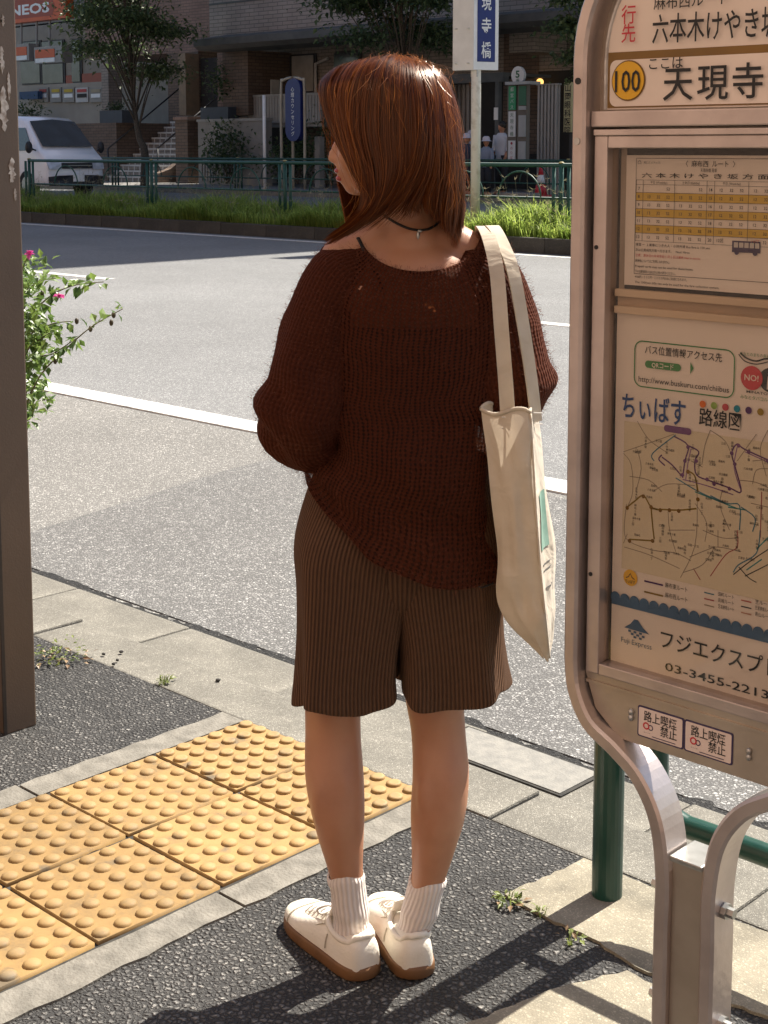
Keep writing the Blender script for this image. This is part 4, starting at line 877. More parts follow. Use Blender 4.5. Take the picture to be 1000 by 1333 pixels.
# raised window with balcony
def window(par, px0, px1, py0, py1, Y, panes=2, glass=None, curtain=False):
    w_ = fb(MB(), px0, px1, py0, py1, Y - .06, .05).build('window', M_blackmetal, par)
    x0, x1 = at(px0, 150, Y)[0], at(px1, 150, Y)[0]; z0, z1 = at((px0+px1)/2, py1, Y)[2], at((px0+px1)/2, py0, Y)[2]; g = (x1 - x0)/panes
    for k in range(panes): MB().box(x0 + g*k + .05, x0 + g*(k+1) - .05, Y - .085, Y - .0605, z0 + .06, z1 - .06).build('pane', M_curt if curtain and k else (glass or M_win), w_)
    return w_
window(A, 352, 412, 71, 122, YL, 2, None, True)
window(A, 436, 470, 66, 110, YL, 1)
bb = thing('balcony', (at(370, 150, YF + .2)[0], YF + .2, at(370, 160, YF + .2)[2]), 'grey ribbed metal balcony under the raised brick window', 'balcony')
x0, x1 = at(323, 140, YF + .2)[0], at(418, 140, YF + .2)[0]; z0, z1 = at(370, 160, YF + .2)[2], at(370, 123, YF + .2)[2]
M_balc = pm('balcony_metal', (0.30,0.29,0.27), (0.25,0.24,0.225), 4, 0.5)
MB().box(x0, x1, YF + .24, YL - .003, z0 - .12, z0 + .02).build('floor_slab', M_conc, bb)
n_ = 26; 
for k in range(n_): xx = x0 + (x1 - x0)*k/n_; MB().box(xx + .008, xx + (x1-x0)/n_*.72, YF + .2, YF + .235, z0 + .05, z1 - .05).build('slat', M_balc, bb)
MB().box(x0, x1, YF + .215, YF + .245, z0 + .03, z1 - .03).build('backing_sheet', M_balc, bb)
MB().box(x0 - .02, x1 + .02, YF + .18, YF + .26, z1 - .05, z1 + .02).build('top_rail', M_balc, bb)
MB().box(x0 - .02, x1 + .02, YF + .18, YF + .26, z0 + .0, z0 + .05).build('bottom_rail', M_balc, bb)
MB().box(x1 - .04, x1 + .02, YF + .26, YL - .003, z0 + .03, z1).build('end_panel', M_balc, bb)
ax, az_ = at(342, 122, YF + .9)[0], z1 - .45
ac = thing('air_conditioner', (ax, YF + .9, az_), 'white air conditioner unit standing on the balcony', 'air conditioner')
x0a, x1a = at(331, 110, YF + .9)[0], at(353, 110, YF + .9)[0]; z1a = at(342, 104, YF + .9)[2]
cs = MB().box(x0a, x1a, YF + .9, YF + 1.25, z0 + .02, z1a).build('casing', pm('ac_white', (0.5,0.5,0.47), None, 4, 0.5), ac, bevel=.02)
MB().tube([(x0a + .36, YF + .898, z1a - .30), (x0a + .36, YF + .88, z1a - .30)], .25, 20).build('fan_grille', M_blackmetal, ac)
MB().tube([(x0a + .36, YF + .878, z1a - .30), (x0a + .36, YF + .87, z1a - .30)], .06, 10).build('fan_hub', M_balc, ac)
MB().tube([at(411, 122, YL - .1), at(411, 83, YL - .1), at(427, 76, YL - .1)], .05, 8).build('drain_pipe', pm('pipe_white', (0.5,0.48,0.45), None, 3, 0.5), A)
# below the balcony: painted shade of an opening, low rendered walls and planters
fb(MB(), 345, 395, 165, 200, YL - .05, .04).build('opening_shade', M_dark, A)  # near-black sheet on the wall paints the shade inside an opening
lw = thing('low_wall', (at(300, 200, YF - .6)[0], YF - .6, PF), 'low grey rendered wall with a barred panel beside the stairs', 'wall')
x0, x1 = at(258, 180, YF - .6)[0], at(346, 180, YF - .6)[0]; z1 = at(300, 158, YF - .6)[2]
MB().box(x0, x1, YF - .6, YF - .35, PF, z1).build('wall', M_conc, lw)
MB().box(x0 - .03, x1 + .03, YF - .63, YF - .32, z1, z1 + .08).build('coping', M_balc, lw)
for k in range(14): MB().box(x0 + .15 + k*.13, x0 + .2 + k*.13, YF - .64, YF - .602, PF + .1, 1.2).build('bar', M_balc, lw)
pt2 = thing('planter', (at(285, 150, YF - .3)[0], YF - .3, z1), 'dark planter trough with a thin bush on the low wall', 'planter')
x0, x1 = at(262, 145, YF - .3)[0], at(298, 145, YF - .3)[0]; MB().box(x0, x1, YF - .33, YF + .1, z1 + .08, z1 + .45).build('trough', pm('planter_blue', (0.05,0.06,0.075), None, 4, 0.6), pt2)
def bush(name, label, c, rad, n, size, m=None, par=None):
    mbv = MB(); c = np.array(c); rad = np.array(rad)
    cl = [c + rad*.75*np.array([random.uniform(-1,1), random.uniform(-1,1), random.uniform(-.6,1)]) for _ in range(14)]
    for _ in range(n):
        q = random.choice(cl) + rad*.33*np.array([random.gauss(0,1), random.gauss(0,1), random.gauss(0,1)])
        if q[2] < c[2] - rad[2]: q[2] = c[2] - rad[2]*random.random()
        add_leaf(mbv, q, [random.gauss(0,1), random.gauss(0,1), random.gauss(.2,.8)], size*random.uniform(.6,1.3), .55)
    if par is not None: return mbv.build('foliage', m or M_bush, par)
    t = thing(name, (c[0], c[1], c[2] - rad[2]), label, 'bush'); mbv.build('foliage', m or M_bush, t)
    s2 = MB()
    for _ in range(6): s2.tube([(c[0] + random.uniform(-.2,.2)*rad[0], c[1], c[2] - rad[2]), tuple(c + rad*.6*np.array([random.uniform(-1,1), random.uniform(-.5,.5), random.uniform(-.2,.6)]))], [.02, .006], 5)
    s2.build('stems', M_bark, t); return t
bush('planter_plant', None, ((x0+x1)/2, YF - .1, z1 + 1.0), (.55, .3, .6), 260, .16, M_leaf2, pt2)
q = at(298, 190, YF - 1.1); bush('shrub', 'dark straggly shrub in front of the low grey wall', (q[0], q[1], 1.3), (1.0, .5, .85), 1100, .14, M_leaf2)
q = at(385, 193, YF - 1.2); bush('shrub', 'light green rounded shrub below the blue capsule sign', (q[0], q[1], 1.15), (1.0, .5, .65), 1100, .13)
q = at(425, 185, YF - 1.0); bush('shrub', 'dark leafy shrub climbing beside the concrete stub', (q[0], q[1], 1.4), (.7, .4, 1.0), 700, .13, M_leaf2)
q = at(416, 200, YF - 1.5); o = MB().box(q[0] - .1, q[0] + .1, q[1] - .1, q[1] + .1, PF, at(416, 178, q[1])[2]).build('concrete_stub', M_conc, bevel=.02); tag(o, 'short square concrete stub post beside the shrubs', 'post')
# blue capsule sign
q = at(378, 150, 27.6); Yc = 27.6
cs_ = thing('capsule_sign', (q[0], Yc, PF), 'tall navy capsule sign with white vertical lettering on twin poles', 'sign')
hwc = .30; zc0, zc1 = at(378, 184, Yc)[2], at(378, 102, Yc)[2]
def capsule(xc, hw_, z0, z1, y): return [(xc + hw_*math.cos(a), y, z1 - hw_ + hw_*math.sin(a)) for a in np.linspace(0, math.pi, 12)] + [(xc + hw_*math.cos(a), y, z0 + hw_ + hw_*math.sin(a)) for a in np.linspace(math.pi, 2*math.pi, 12)]
fcv = MB().prism(capsule(q[0] + .1, hwc, zc0, zc1, Yc), (0, .22, 0)).build('face', M_signb, cs_)
mb = MB(); txt = '心理カウンセリング'; stp = (zc1 - zc0 - .35)/len(txt)
for k, ch in enumerate(txt): put_text(mb, ch, (q[0] + .1, Yc - .006, zc1 - .22 - stp*(k + .85)), stp*.72, align='C', bold=.01)
mb.build('lettering', M_signw, fcv)
for dx, dy in ((-.36, 0), (-.22, .3), (.46, .1)):
    MB().tube(smooth_path([(q[0] + dx, Yc + dy, PF), (q[0] + dx, Yc + dy, zc1 - .3), (q[0] + dx + (.1 if dx < 0 else -.1), Yc + dy, zc1 - .05), (q[0] + .05, Yc + dy, zc1 + .02)], 5), .04, 8).build('pole', pm('pole_beige', (0.42,0.38,0.29), None, 4, 0.5), cs_, smooth=True)
# thin white pole
q = at(345, 245, 26.6); o = thing('marker_pole', (q[0], 26.6, PF), 'thin white pole standing before the ribbed balcony', 'pole')
MB().tube([(q[0], 26.6, PF), (q[0], 26.6, at(344, 124, 26.6)[2])], .045, 10).build('shaft', M_white, o, smooth=True)
MB().tube([(q[0], 26.6, PF), (q[0], 26.6, PF+.05)], .09, 10).build('foot', M_steel, o)
# brick entrance block with the stairs
YBk = YF + 2.6; Bq_ = at(190, 100, YBk)
Bt = thing('brick_building', (Bq_[0], YBk, PF), 'red brown brick building with outside stairs behind the street tree', 'building')
x0, x1 = at(100, 60, YBk)[0], at(246, 60, YBk)[0]
MB().box(x0, at(270, 60, YBk)[0], YBk + .4, YBk + 10, at(190, 70, YBk)[2], 30).build('upper_wall', M_brB, Bt)
MB().box(at(206, 60, YBk)[0], x1, YBk + .4, YBk + 10, PF, at(190, 70, YBk)[2]).build('lower_wall', M_brD, Bt)
MB().box(at(238, 60, YBk)[0], at(247, 60, YBk)[0], YBk - .2, YBk + .395, at(240, 150, YBk)[2], at(240, 70, YBk)[2]).build('column', pm('tan_column', (0.26,0.19,0.12), (0.21,0.155,0.1), 4, 0.7), Bt)
MB().box(at(137, 60, YBk)[0], at(146, 60, YBk)[0], YBk - .2, YBk + .395, PF, at(140, 70, YBk)[2]).build('column', M_brL, Bt)
xs0, xs1 = at(146, 205, YF)[0], at(213, 205, YF)[0]
M_step = pm('step_tile', (0.62,0.61,0.57), (0.5,0.49,0.46), 14, 0.7)
for k in range(12):
    y0_ = YF - .2 + .27*k; z1_ = PF + .185*(k + 1)
    stp_ = MB().box(xs0, xs1, y0_, y0_ + (.27*(12 - k)), z1_ - .185, z1_).build('step', M_brL, Bt)
    MB().box(xs0, xs1, y0_ - .012, y0_ + .05, z1_ - .05, z1_ + .006).build('nosing', M_step, stp_)
    for j in range(9): xj = xs0 + (xs1 - xs0)*(j + .5)/9; MB().box(xj - .02, xj + .02, y0_ - .008, y0_ - .001, z1_ - .185, z1_ - .05).build('riser_tile', M_step, stp_)
MB().prism([(xs1 + .002, YF - .4, PF), (xs1 + .002, YF + 3.0, PF), (xs1 + .002, YF + 3.0, 2.75), (xs1 + .002, YF + .1, .85), (xs1 + .002, YF - .4, .7)], (.25, 0, 0)).build('stair_wall', M_brD, Bt)
MB().box(at(240, 200, YF)[0], at(256, 200, YF)[0], YF - .35, YF + 2.9, PF, at(235, 157, YF)[2]).build('plinth', M_brD, Bt)
MB().box(at(239, 200, YF)[0], at(258, 200, YF)[0], YF - .40, YF + 2.9, at(235, 157, YF)[2], at(235, 152, YF)[2]).build('plinth_coping', M_brB, Bt)
MB().box(xs0 - 3.2, xs0 - .002, YF + .2, YF + 2.9, PF, at(130, 160, YF)[2]).build('left_plinth', M_brD, Bt)
for dx in (0.05, xs1 - xs0 - .05):
    MB().tube([(xs0 + dx, YF - .2, 1.5), (xs0 + dx, YF + 2.9, 3.6)], .03, 8).tube([(xs0 + dx, YF - .2, PF), (xs0 + dx, YF - .2, 1.5)], .03, 8).build('handrail', M_blackmetal, Bt, smooth=True)
q0 = at(136, 150, YF); pl2 = thing('planter', (q0[0], YF + .4, at(130, 160, YF)[2]), 'long dark planter trough with a clipped hedge beside the stairs', 'planter')
zp = at(130, 160, YF)[2]; MB().box(at(122, 150, YF)[0], at(151, 150, YF)[0], YF + .25, YF + .8, zp, zp + .42).build('trough', MATS['planter_blue'], pl2)
bush('', None, (q0[0], YF + .5, zp + .55), (.7, .25, .22), 260, .10, None, pl2)
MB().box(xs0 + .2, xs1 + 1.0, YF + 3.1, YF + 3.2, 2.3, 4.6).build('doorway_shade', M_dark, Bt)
# petrol station
YG = 39.0
G = thing('petrol_station', (at(60, 100, YG)[0], YG, PF), 'beige petrol station shop with an orange fascia sign', 'building')
M_gs = pm('station_wall', (0.33,0.30,0.25), (0.28,0.255,0.215), 2, 0.7); M_or = pm('orange_panel', (0.60,0.10,0.02), (0.52,0.085,0.018), 3, 0.4); M_or2 = pm('red_orange_panel', (0.33,0.045,0.015), None, 3, 0.4)
fb(MB(), -60, 300, 26, 240, YG, 6).build('wall', M_gs, G)
fb(MB(), -60, 300, -300, 26, YG + .1, 6, zpx=100).build('upper_wall', pm('station_upper', (0.30,0.27,0.23), None, 2, 0.8), G)
for a_ in ((30, 56, 53, 110), (58, 86, 52, 110), (96, 108, 50, 108)): window(G, *a_, YG, 1)
fb(MB(), 107, 142, 95, 107, YG - .06, .05).build('orange_band', M_or2, G); fb(MB(), 87, 96, 98, 109, YG - .06, .05).build('orange_band', M_or2, G)
fas = thing('fascia_sign', (at(50, 15, YG - 4)[0], YG - 4, at(50, 27, YG - 4)[2]), 'orange petrol station fascia sign with white letters ENEOS', 'sign')
YFa = YG - 4
brd = fb(MB(), -60, 89, -25, 27, YFa, .4, zpx=50).build('board', M_or, fas)
xq = at(72, 10, YFa)[0]; MB().prism([(at(-60, 10, YFa)[0], YFa - .004, at(50, 22, YFa)[2]), (at(68, 10, YFa)[0], YFa - .004, at(50, 22, YFa)[2]), (at(72, 10, YFa)[0], YFa - .004, at(50, 10, YFa)[2]), (at(60, 10, YFa)[0], YFa - .004, at(50, -22, YFa)[2]), (at(-60, 10, YFa)[0], YFa - .004, at(50, -22, YFa)[2])], (0, .003, 0)).build('dark_field', M_or2, brd)
mb = MB(); put_text(mb, 'ENEOS', (at(4, 20, YFa)[0], YFa - .012, at(30, 19, YFa)[2]), at(30, 5, YFa)[2] - at(30, 19, YFa)[2], width=at(65, 10, YFa)[0] - at(4, 10, YFa)[0], bold=.03); mb.build('lettering', M_signw, brd)
for px in (28, 48, 65): MB().tube([at(px, 27, YFa + .2), at(px, 60, YFa + .2)], .05, 6).build('hanger', M_balc, fas)
for k, (p0, p1, y0_, y1_) in enumerate(((20, 40, 57, 79), (47, 83, 60, 82))):
    Yh = YFa - .2; t = thing('price_panel', (at((p0+p1)/2, y1_, Yh)[0], Yh, at((p0+p1)/2, y1_, Yh)[2]), ('short white and orange price panel hanging nearest the brown post', 'wide orange price panel in a grey case under the fascia')[k], 'panel')
    fb(MB(), p0, p1, y0_, y1_, Yh, .5).build('case', M_balc, t); fb(MB(), p0 + 1, p1 - (3 if k == 0 else 10), y0_ + 4, y0_ + 15, Yh - .02, .018).build('orange_field', M_or, t)
    fb(MB(), p0 + 1, p1 - (3 if k == 0 else 10), y0_ + 15.5, y1_ - 1, Yh - .02, .018).build('white_field', M_signw, t)
Yw = YG - 5.5
for k, (p0, p1, c) in enumerate(((50, 63, (0.30,0.04,0.03)), (66, 80, (0.5,0.36,0.03)), (82, 97, (0.5,0.36,0.03)), (99, 115, (0.45,0.05,0.05)), (117, 133, (0.35,0.3,0.2)))):
    t = thing('poster_board', (at((p0+p1)/2, 133, Yw)[0], Yw, at(90, 134, Yw)[2]), ('grey poster board with a red heading', 'grey poster board with a yellow heading, beside the red-headed one', 'grey poster board with a yellow heading, beside the white one', 'white poster board with a dark red heading', 'dull beige poster board at the end by the brick building')[k], 'poster')
    fb(MB(), p0, p1, 114, 133, Yw, .08).build('board', pm('board_white', (0.5,0.5,0.48), None, 3, 0.6) if k == 3 else pm('board_grey', (0.27,0.26,0.235), None, 3, 0.6), t)
    fb(MB(), p0 + 2, p1 - 2, 116, 120, Yw - .02, .018).build('heading', pm('heading_%d' % k, c, None, 3, 0.6), t); fb(MB(), p0 + 2, p1 - 2, 122, 127, Yw - .02, .018).build('text_block', M_signw if k != 3 else M_dark, t)
w_ = thing('forecourt_wall', (at(80, 145, Yw)[0], Yw + .2, PF), 'beige forecourt wall under the poster boards', 'wall'); fb(MB(), 20, 140, 109, 250, Yw + .1, .25).build('wall', M_gs, w_)
bl = fb(MB(), 26, 50, 119, 129, Yw - .3, .2).build('blue_banner', pm('banner_blue', (0.02,0.06,0.14), None, 3, 0.6)); tag(bl, 'dark blue banner above the bushes by the forecourt wall', 'banner')
q = at(38, 137, Yw - 1); bush('shrub', 'dark bush with yellow flowers by the forecourt wall', (q[0], q[1], 2.6), (.8, .4, .7), 500, .15, M_leaf2)
# white and orange wall seen through the passage
o = thing('far_wall', (at(265, 100, 41)[0], 41, PF), 'white wall with an orange dado seen through the gap between buildings', 'wall')
Yfw = 37.0
fb(MB(), 246, 286, 60, 118, Yfw, .2).build('white_wall', pm('far_white', (0.62,0.60,0.55), None, 2, 0.7), o); fb(MB(), 246, 286, 118, 160, Yfw - .01, .2).build('orange_dado', M_or, o)
fb(MB(), 268, 281, 62, 104, Yfw - .06, .05).build('dark_window', M_win, o); MB().tube([at(265, 88, Yfw - .4), at(265, 150, Yfw - .4)], .04, 6).build('post', M_blackmetal, o)
# ---------------------------------------------------------------- right-hand part: carport, hoarding, clinic sign, lamp
YC = YF - .5
cp_ = thing('carport', (at(605, 200, YC)[0], YC, PF), 'dark carport with a ribbed grey side sheet and a flat roof beam', 'carport')
fb(MB(), 560, 654, 100, 108, YC - .3, .25).build('roof_beam', M_eave, cp_); fb(MB(), 560, 654, 96, 100, YC - .3, 2.0).build('roof_sheet', M_eave, cp_)
fb(MB(), 560, 760, 95, 250, YL - .02, .01).build('interior_shade', M_dark, cp_)  # near-black sheet paints the shade of the carport interior
x0, x1 = at(586, 150, YC)[0], at(626, 150, YC)[0]; zt_ = at(606, 110, YC)[2]
M_rib = pm('ribbed_sheet', (0.24,0.22,0.195), (0.20,0.185,0.165), 3, 0.6)
def ribs(par, x0, x1, Y, z0, z1, n, m):
    pts = []; g = (x1 - x0)/n
    MB().box(x0, x1, Y, Y + .03, z0, z1).build('backing_sheet', m, par)
    for k in range(n): MB().box(x0 + g*k + g*.08, x0 + g*k + g*.62, Y - .05, Y - .001, z0, z1).build('rib', m, par)
ribs(cp_, x0, x1, YC, PF, zt_, 7, M_rib)
for px in (586, 646): MB().box(at(px, 150, YC - .3)[0] - .06, at(px, 150, YC - .3)[0] + .06, YC - .28, YC - .16, PF, at(px, 104, YC - .3)[2]).build('post', M_eave, cp_)
fb(MB(), 643, 648, 140, 156, YC - .33, .02).build('notice', M_white, cp_)
hb = thing('ribbed_hoarding', (at(716, 205, 28.4)[0], 28.4, PF), 'tall light grey ribbed metal hoarding beside the far bus stop', 'hoarding')
x0, x1 = at(701, 150, 28.4)[0], at(728, 150, 28.4)[0]; ribs(hb, x0, x1, 28.4, PF, at(715, 111, 28.4)[2], 6, pm('hoarding_metal', (0.36,0.35,0.325), (0.31,0.30,0.28), 3, 0.5))
MB().box(x0 - .02, x1 + .02, 28.33, 28.45, at(715, 111, 28.4)[2], at(715, 109, 28.4)[2]).build('cap', M_balc, hb)
fb(MB(), 655, 700, 40, 200, YL - .03, .02).build('brick_panel', M_brD, A); fb(MB(), 662, 694, 42, 68, YF + .3, 1.4).build('bay', M_brL, A)
lp = thing('porch_lamp', (at(703, 107, YL - .3)[0], YL - .3, at(703, 112, YL - .3)[2]), 'round glowing amber porch lamp on the dark brick wall', 'lamp')
q = at(703, 107, YL - .3); MB().ball(q, .10, 14, 10).build('globe', pm('lamp_globe', (0.9,0.6,0.25), None, 3, 0.4, emit=((1.0,0.52,0.14), 0.9)), lp, smooth=True); MB().box(q[0] - .04, q[0] + .04, q[1], YL - .03, q[2] - .17, q[2] - .10).build('bracket', M_blackmetal, lp)
Yk = 28.0; cl = thing('clinic_sign', (at(740, 200, Yk)[0], Yk, PF), 'narrow cream vertical clinic sign with dark characters on a post', 'sign')
fb(MB(), 734, 744, 107, 172, Yk, .15).build('face', pm('clinic_cream', (0.50,0.46,0.24), (0.44,0.40,0.21), 3, 0.6), cl); MB().box(at(739, 150, Yk)[0] - .05, at(739, 150, Yk)[0] + .05, Yk + .151, Yk + .25, PF, at(739, 110, Yk)[2]).build('post', M_blackmetal, cl)
mb = MB(); z1_ = at(739, 108, Yk)[2]
for k, ch in enumerate('山岡眼科医院'): put_text(mb, ch, (at(739, 150, Yk)[0], Yk - .006, z1_ - .195*(k + .95)), .15, align='C', bold=.01)
mb.build('lettering', M_dark, cl)
# far bus stop marker
Yb = 26.4; qb = at(672, 212, Yb)
fbs = thing('bus_stop_marker', (qb[0], Yb, PF), 'green and white bus stop marker with a round number 5 disc', 'bus stop')
M_bg = pm('marker_green', (0.02,0.24,0.10), (0.018,0.21,0.09), 4, 0.5); M_bg2 = pm('marker_dark_green', (0.012,0.11,0.055), None, 4, 0.5); M_bw = pm('marker_white', (0.55,0.57,0.57), (0.5,0.52,0.52), 4, 0.5); M_bgy = pm('marker_grey', (0.30,0.32,0.32), None, 4, 0.5)
def mpost(px0, px1, parts):
    fb(MB(), px0 - 1.5, px1 + 1.5, 110, 216, Yb + .03, .12).build('column', pm('marker_frame', (0.10,0.085,0.07), None, 4, 0.5), fbs)
    for y0_, y1_, m, txt_, tm in parts:
        pn = fb(MB(), px0, px1, y0_, y1_, Yb, .028).build('panel', m, fbs)
        if txt_:
            mb = MB(); zt_ = at((px0+px1)/2, y0_, Yb)[2]; zz = at((px0+px1)/2, y1_, Yb)[2]; stp = (zt_ - zz)/len(txt_)
            for k, ch in enumerate(txt_): put_text(mb, ch, (at((px0+px1)/2, 150, Yb)[0], Yb - .004, zt_ - stp*(k + .85)), min(stp*.6, .11), align='C')
            mb.build('lettering', tm, pn)
mpost(662, 671, ((112, 143, M_bg, '都営バス', M_bw), (145, 178, M_bw, '天現寺橋', M_bg2), (183, 208, M_bw, '●のりば', pm('marker_red_print', (0.3,0.03,0.05), None, 4, 0.6))))
mpost(675, 684, ((112, 137, M_bg2, None, None), (138, 143, M_bgy, None, None), (150, 178, M_bgy, None, None), (184, 208, M_bgy, None, None)))
fb(MB(), 657, 689, 106, 110, Yb - .1, .4).build('top_bar', M_bgy, fbs)
q = at(674, 98, Yb); nrm_ = nv([.3, -1, 0]); rt_ = nv([1, .3, 0])
dsk = MB(); ringp = [np.array(q) + rt_*.155*math.cos(2*math.pi*k/24) + np.array([0,0,.20])*math.sin(2*math.pi*k/24) for k in range(24)]; dsk.prism(ringp, -nrm_*.12)
dd = dsk.build('disc', M_bw, fbs); mb = MB(); put_text(mb, '5', np.array(q) + nrm_*.006 + np.array([0,0,-.05]), .17, right=rt_, align='C', bold=.03); put_text(mb, '番', np.array(q) + nrm_*.006 + np.array([0,0,-.15]), .07, right=rt_, align='C'); mb.build('lettering', M_bg2, dd)
MB().box(qb[0] - .45, qb[0] + .45, Yb - .15, Yb + .35, PF, PF+.09).build('base', M_conc, fbs)
# traffic cone
q = gr(704, 244, PF); Yq = 26.9; q = at(704, 240, Yq); cn = thing('traffic_cone', (q[0], Yq, PF), 'red and white traffic cone behind the far fence', 'cone')
MB().box(q[0] - .19, q[0] + .19, Yq - .19, Yq + .19, PF, PF+.04).build('base', M_red, cn)
MB().tube([(q[0], Yq, PF+.04), (q[0], Yq, PF+.31)], [.15, .10], 16).build('lower_band', M_red, cn, smooth=True); MB().tube([(q[0], Yq, PF+.31), (q[0], Yq, PF+.49)], [.10, .065], 16).build('white_band', M_white, cn, smooth=True); MB().tube([(q[0], Yq, PF+.49), (q[0], Yq, PF+.69)], [.065, .03], 16).build('tip', M_red, cn, smooth=True)
# ---------------------------------------------------------------- trees
def tree(label, base, trunk_h, crown_c, rad, n, leaf, m, seed, tiers=0):
    random.seed(seed); base = np.array(base); cc = np.array(crown_c); rad = np.array(rad)
    t = thing('street_tree', tuple(base), label, 'tree', 'street trees across the road')
    tb = MB(); top = np.array([cc[0], cc[1], cc[2] + rad[2]*.6]); mid_ = (base + top)/2 + np.array([random.uniform(-.15,.15), 0, 0])
    tp_ = smooth_path([base, base + [0.03, 0, trunk_h*.5], base*.5 + mid_*.5, mid_, top], 5); tb.tube(tp_, list(np.linspace(.14, .03, len(tp_))), 9)
    cl = []
    for k in range(34):
        ang = random.uniform(0, 2*math.pi); hz_ = random.uniform(-.85, .95); r_ = math.sqrt(max(0, 1 - hz_*hz_))*random.uniform(.45, 1.0)
        c = cc + rad*np.array([r_*math.cos(ang), r_*math.sin(ang), hz_]); cl.append(c)
        s_ = tp_[min(len(tp_)-1, max(4, int(len(tp_)*(.46 + .38*(hz_ + 1)/2))))]
        tb.tube(smooth_path([s_, s_*.5 + c*.5 + np.array([0,0,.15]), c], 3), list(np.linspace(.03, .006, 7)), 5)
    tb.build('trunk', M_bark, t, smooth=True)
    lb_ = MB()
    for _ in range(n):
        c = random.choice(cl); sp = rad[0]*.27*random.uniform(.6, 1.3)
        q = c + np.array([random.gauss(0,1)*sp, random.gauss(0,1)*sp, random.gauss(0,.34)*sp])
        add_leaf(lb_, q, [random.gauss(0,1), random.gauss(0,1), random.gauss(-.35,.4)], leaf*random.uniform(.6,1.3), .5, .3)
    lb_.build('crown', m, t); return t
Yt = FK + .9
q = at(188, 220, Yt); c = at(160, 30, Yt); tree('young street tree with layered leaves before the brick stairs', (q[0], Yt, PF), 2.0, (c[0], Yt, c[2] + .25), (1.75, 1.5, 2.2), 11000, .17, M_leaf1, 21)
q = at(528, 220, Yt); c = at(515, -10, Yt); tree('dark spreading street tree over the brick apartment entrance', (q[0], Yt, PF), 2.6, (c[0], Yt, c[2] + .25), (1.75, 1.5, 1.75), 15000, .16, M_leaf2, 22)
q = at(785, 220, Yt); c = at(778, 55, Yt); tree('street tree reaching past the bus stop sign by the clinic sign', (q[0], Yt, PF), 2.3, (c[0], Yt, c[2] + .5), (.85, .9, 1.5), 6000, .15, M_leaf1, 23)
# ================================================================== FLOWERING SHRUB behind the brown post
random.seed(31)
M_hib = leaf_mat('hibiscus_leaf', (0.055,0.11,0.025), (0.22,0.32,0.07), 0.4, 0.4); M_pink = leaf_mat('pink_petal', (0.55,0.05,0.28), (0.75,0.14,0.42), 0.35); M_bud = leaf_mat('dark_bud', (0.03,0.02,0.015), (0.09,0.07,0.03), 0.1); M_stem = pm('shrub_stem', (0.13,0.12,0.06), (0.2,0.18,0.1), 30, 0.8)
YH = 2.30
def hp(px, py, Y=YH): return np.array(at(px, py, Y))
hb0 = gr(28, 800)
hs = thing('hibiscus_shrub', (hp(10, 800)[0], YH, 0), 'leggy flowering shrub with two pink blooms behind the brown post', 'shrub')
br = [[(0, 620), (30, 540), (52, 490), (85, 455), (120, 425), (160, 402)], [(0, 600), (35, 480), (70, 460), (100, 440)], [(0, 560), (30, 430), (60, 390), (95, 372), (135, 367)], [(0, 540), (25, 400), (45, 370), (72, 362)], [(0, 640), (30, 520), (50, 505), (62, 520)], [(-10, 520), (20, 380), (38, 330)], [(0, 600), (30, 470), (55, 440), (78, 428)], [(0, 620), (25, 560), (40, 545)], [(0, 580), (28, 455), (60, 425), (92, 418)]]
stm = MB(); lv = MB()
for bi, bpth in enumerate(br):
    P = smooth_path([hp(x, y, YH + random.uniform(-.06, .06)) for x, y in bpth], 8)
    stm.tube(P, list(np.linspace(.0035, .0012, len(P))), 5)
    for i in range(4, len(P)):
        for _ in range(3 if i < len(P) - 4 and bi else (2 if random.random() < .55 else 0)):
            d = nv([random.gauss(.25,.7), random.gauss(0,.7), random.gauss(-.1,.6)]); add_leaf(lv, P[i] + d*.006, d, random.uniform(.018, .040), .62, .35)
for _ in range(620):
    px = random.triangular(8, 70, 20); py = random.uniform(330, 540)
    p = hp(px, py, YH + random.uniform(-.12, .12)); add_leaf(lv, p, [random.gauss(.2,.7), random.gauss(0,.7), random.gauss(-.15,.6)], random.uniform(.018, .040), .62, .35)
for px, py in ((148, 410), (145, 420), (118, 428), (55, 382), (72, 470), (100, 418)): MB().ball(hp(px, py), (.006, .006, .009), 7, 6).build('bud', M_bud, hs, smooth=True)
q0 = hp(5, 700); stm.tube(smooth_path([(q0[0] - .05, YH, -.01), (q0[0] - .04, YH, .35), hp(0, 640), hp(-5, 540), hp(-5, 420)], 6), [.012]*13 + [.007]*12, 6)
stm.build('stem', M_stem, hs, smooth=True); lv.build('leaves', M_hib, hs)
for px, py, s_ in ((78, 386, .020), (40, 331, .018)):
    f_ = MB(); c = hp(px, py, YH - .05)
    for k in range(9):
        d = nv([random.gauss(0,1), random.gauss(-.5,.7), random.gauss(.1,.8)]); add_leaf(f_, c, d, s_*random.uniform(.7,1.1), .95, .8)
    f_.build('flower', M_pink, hs)

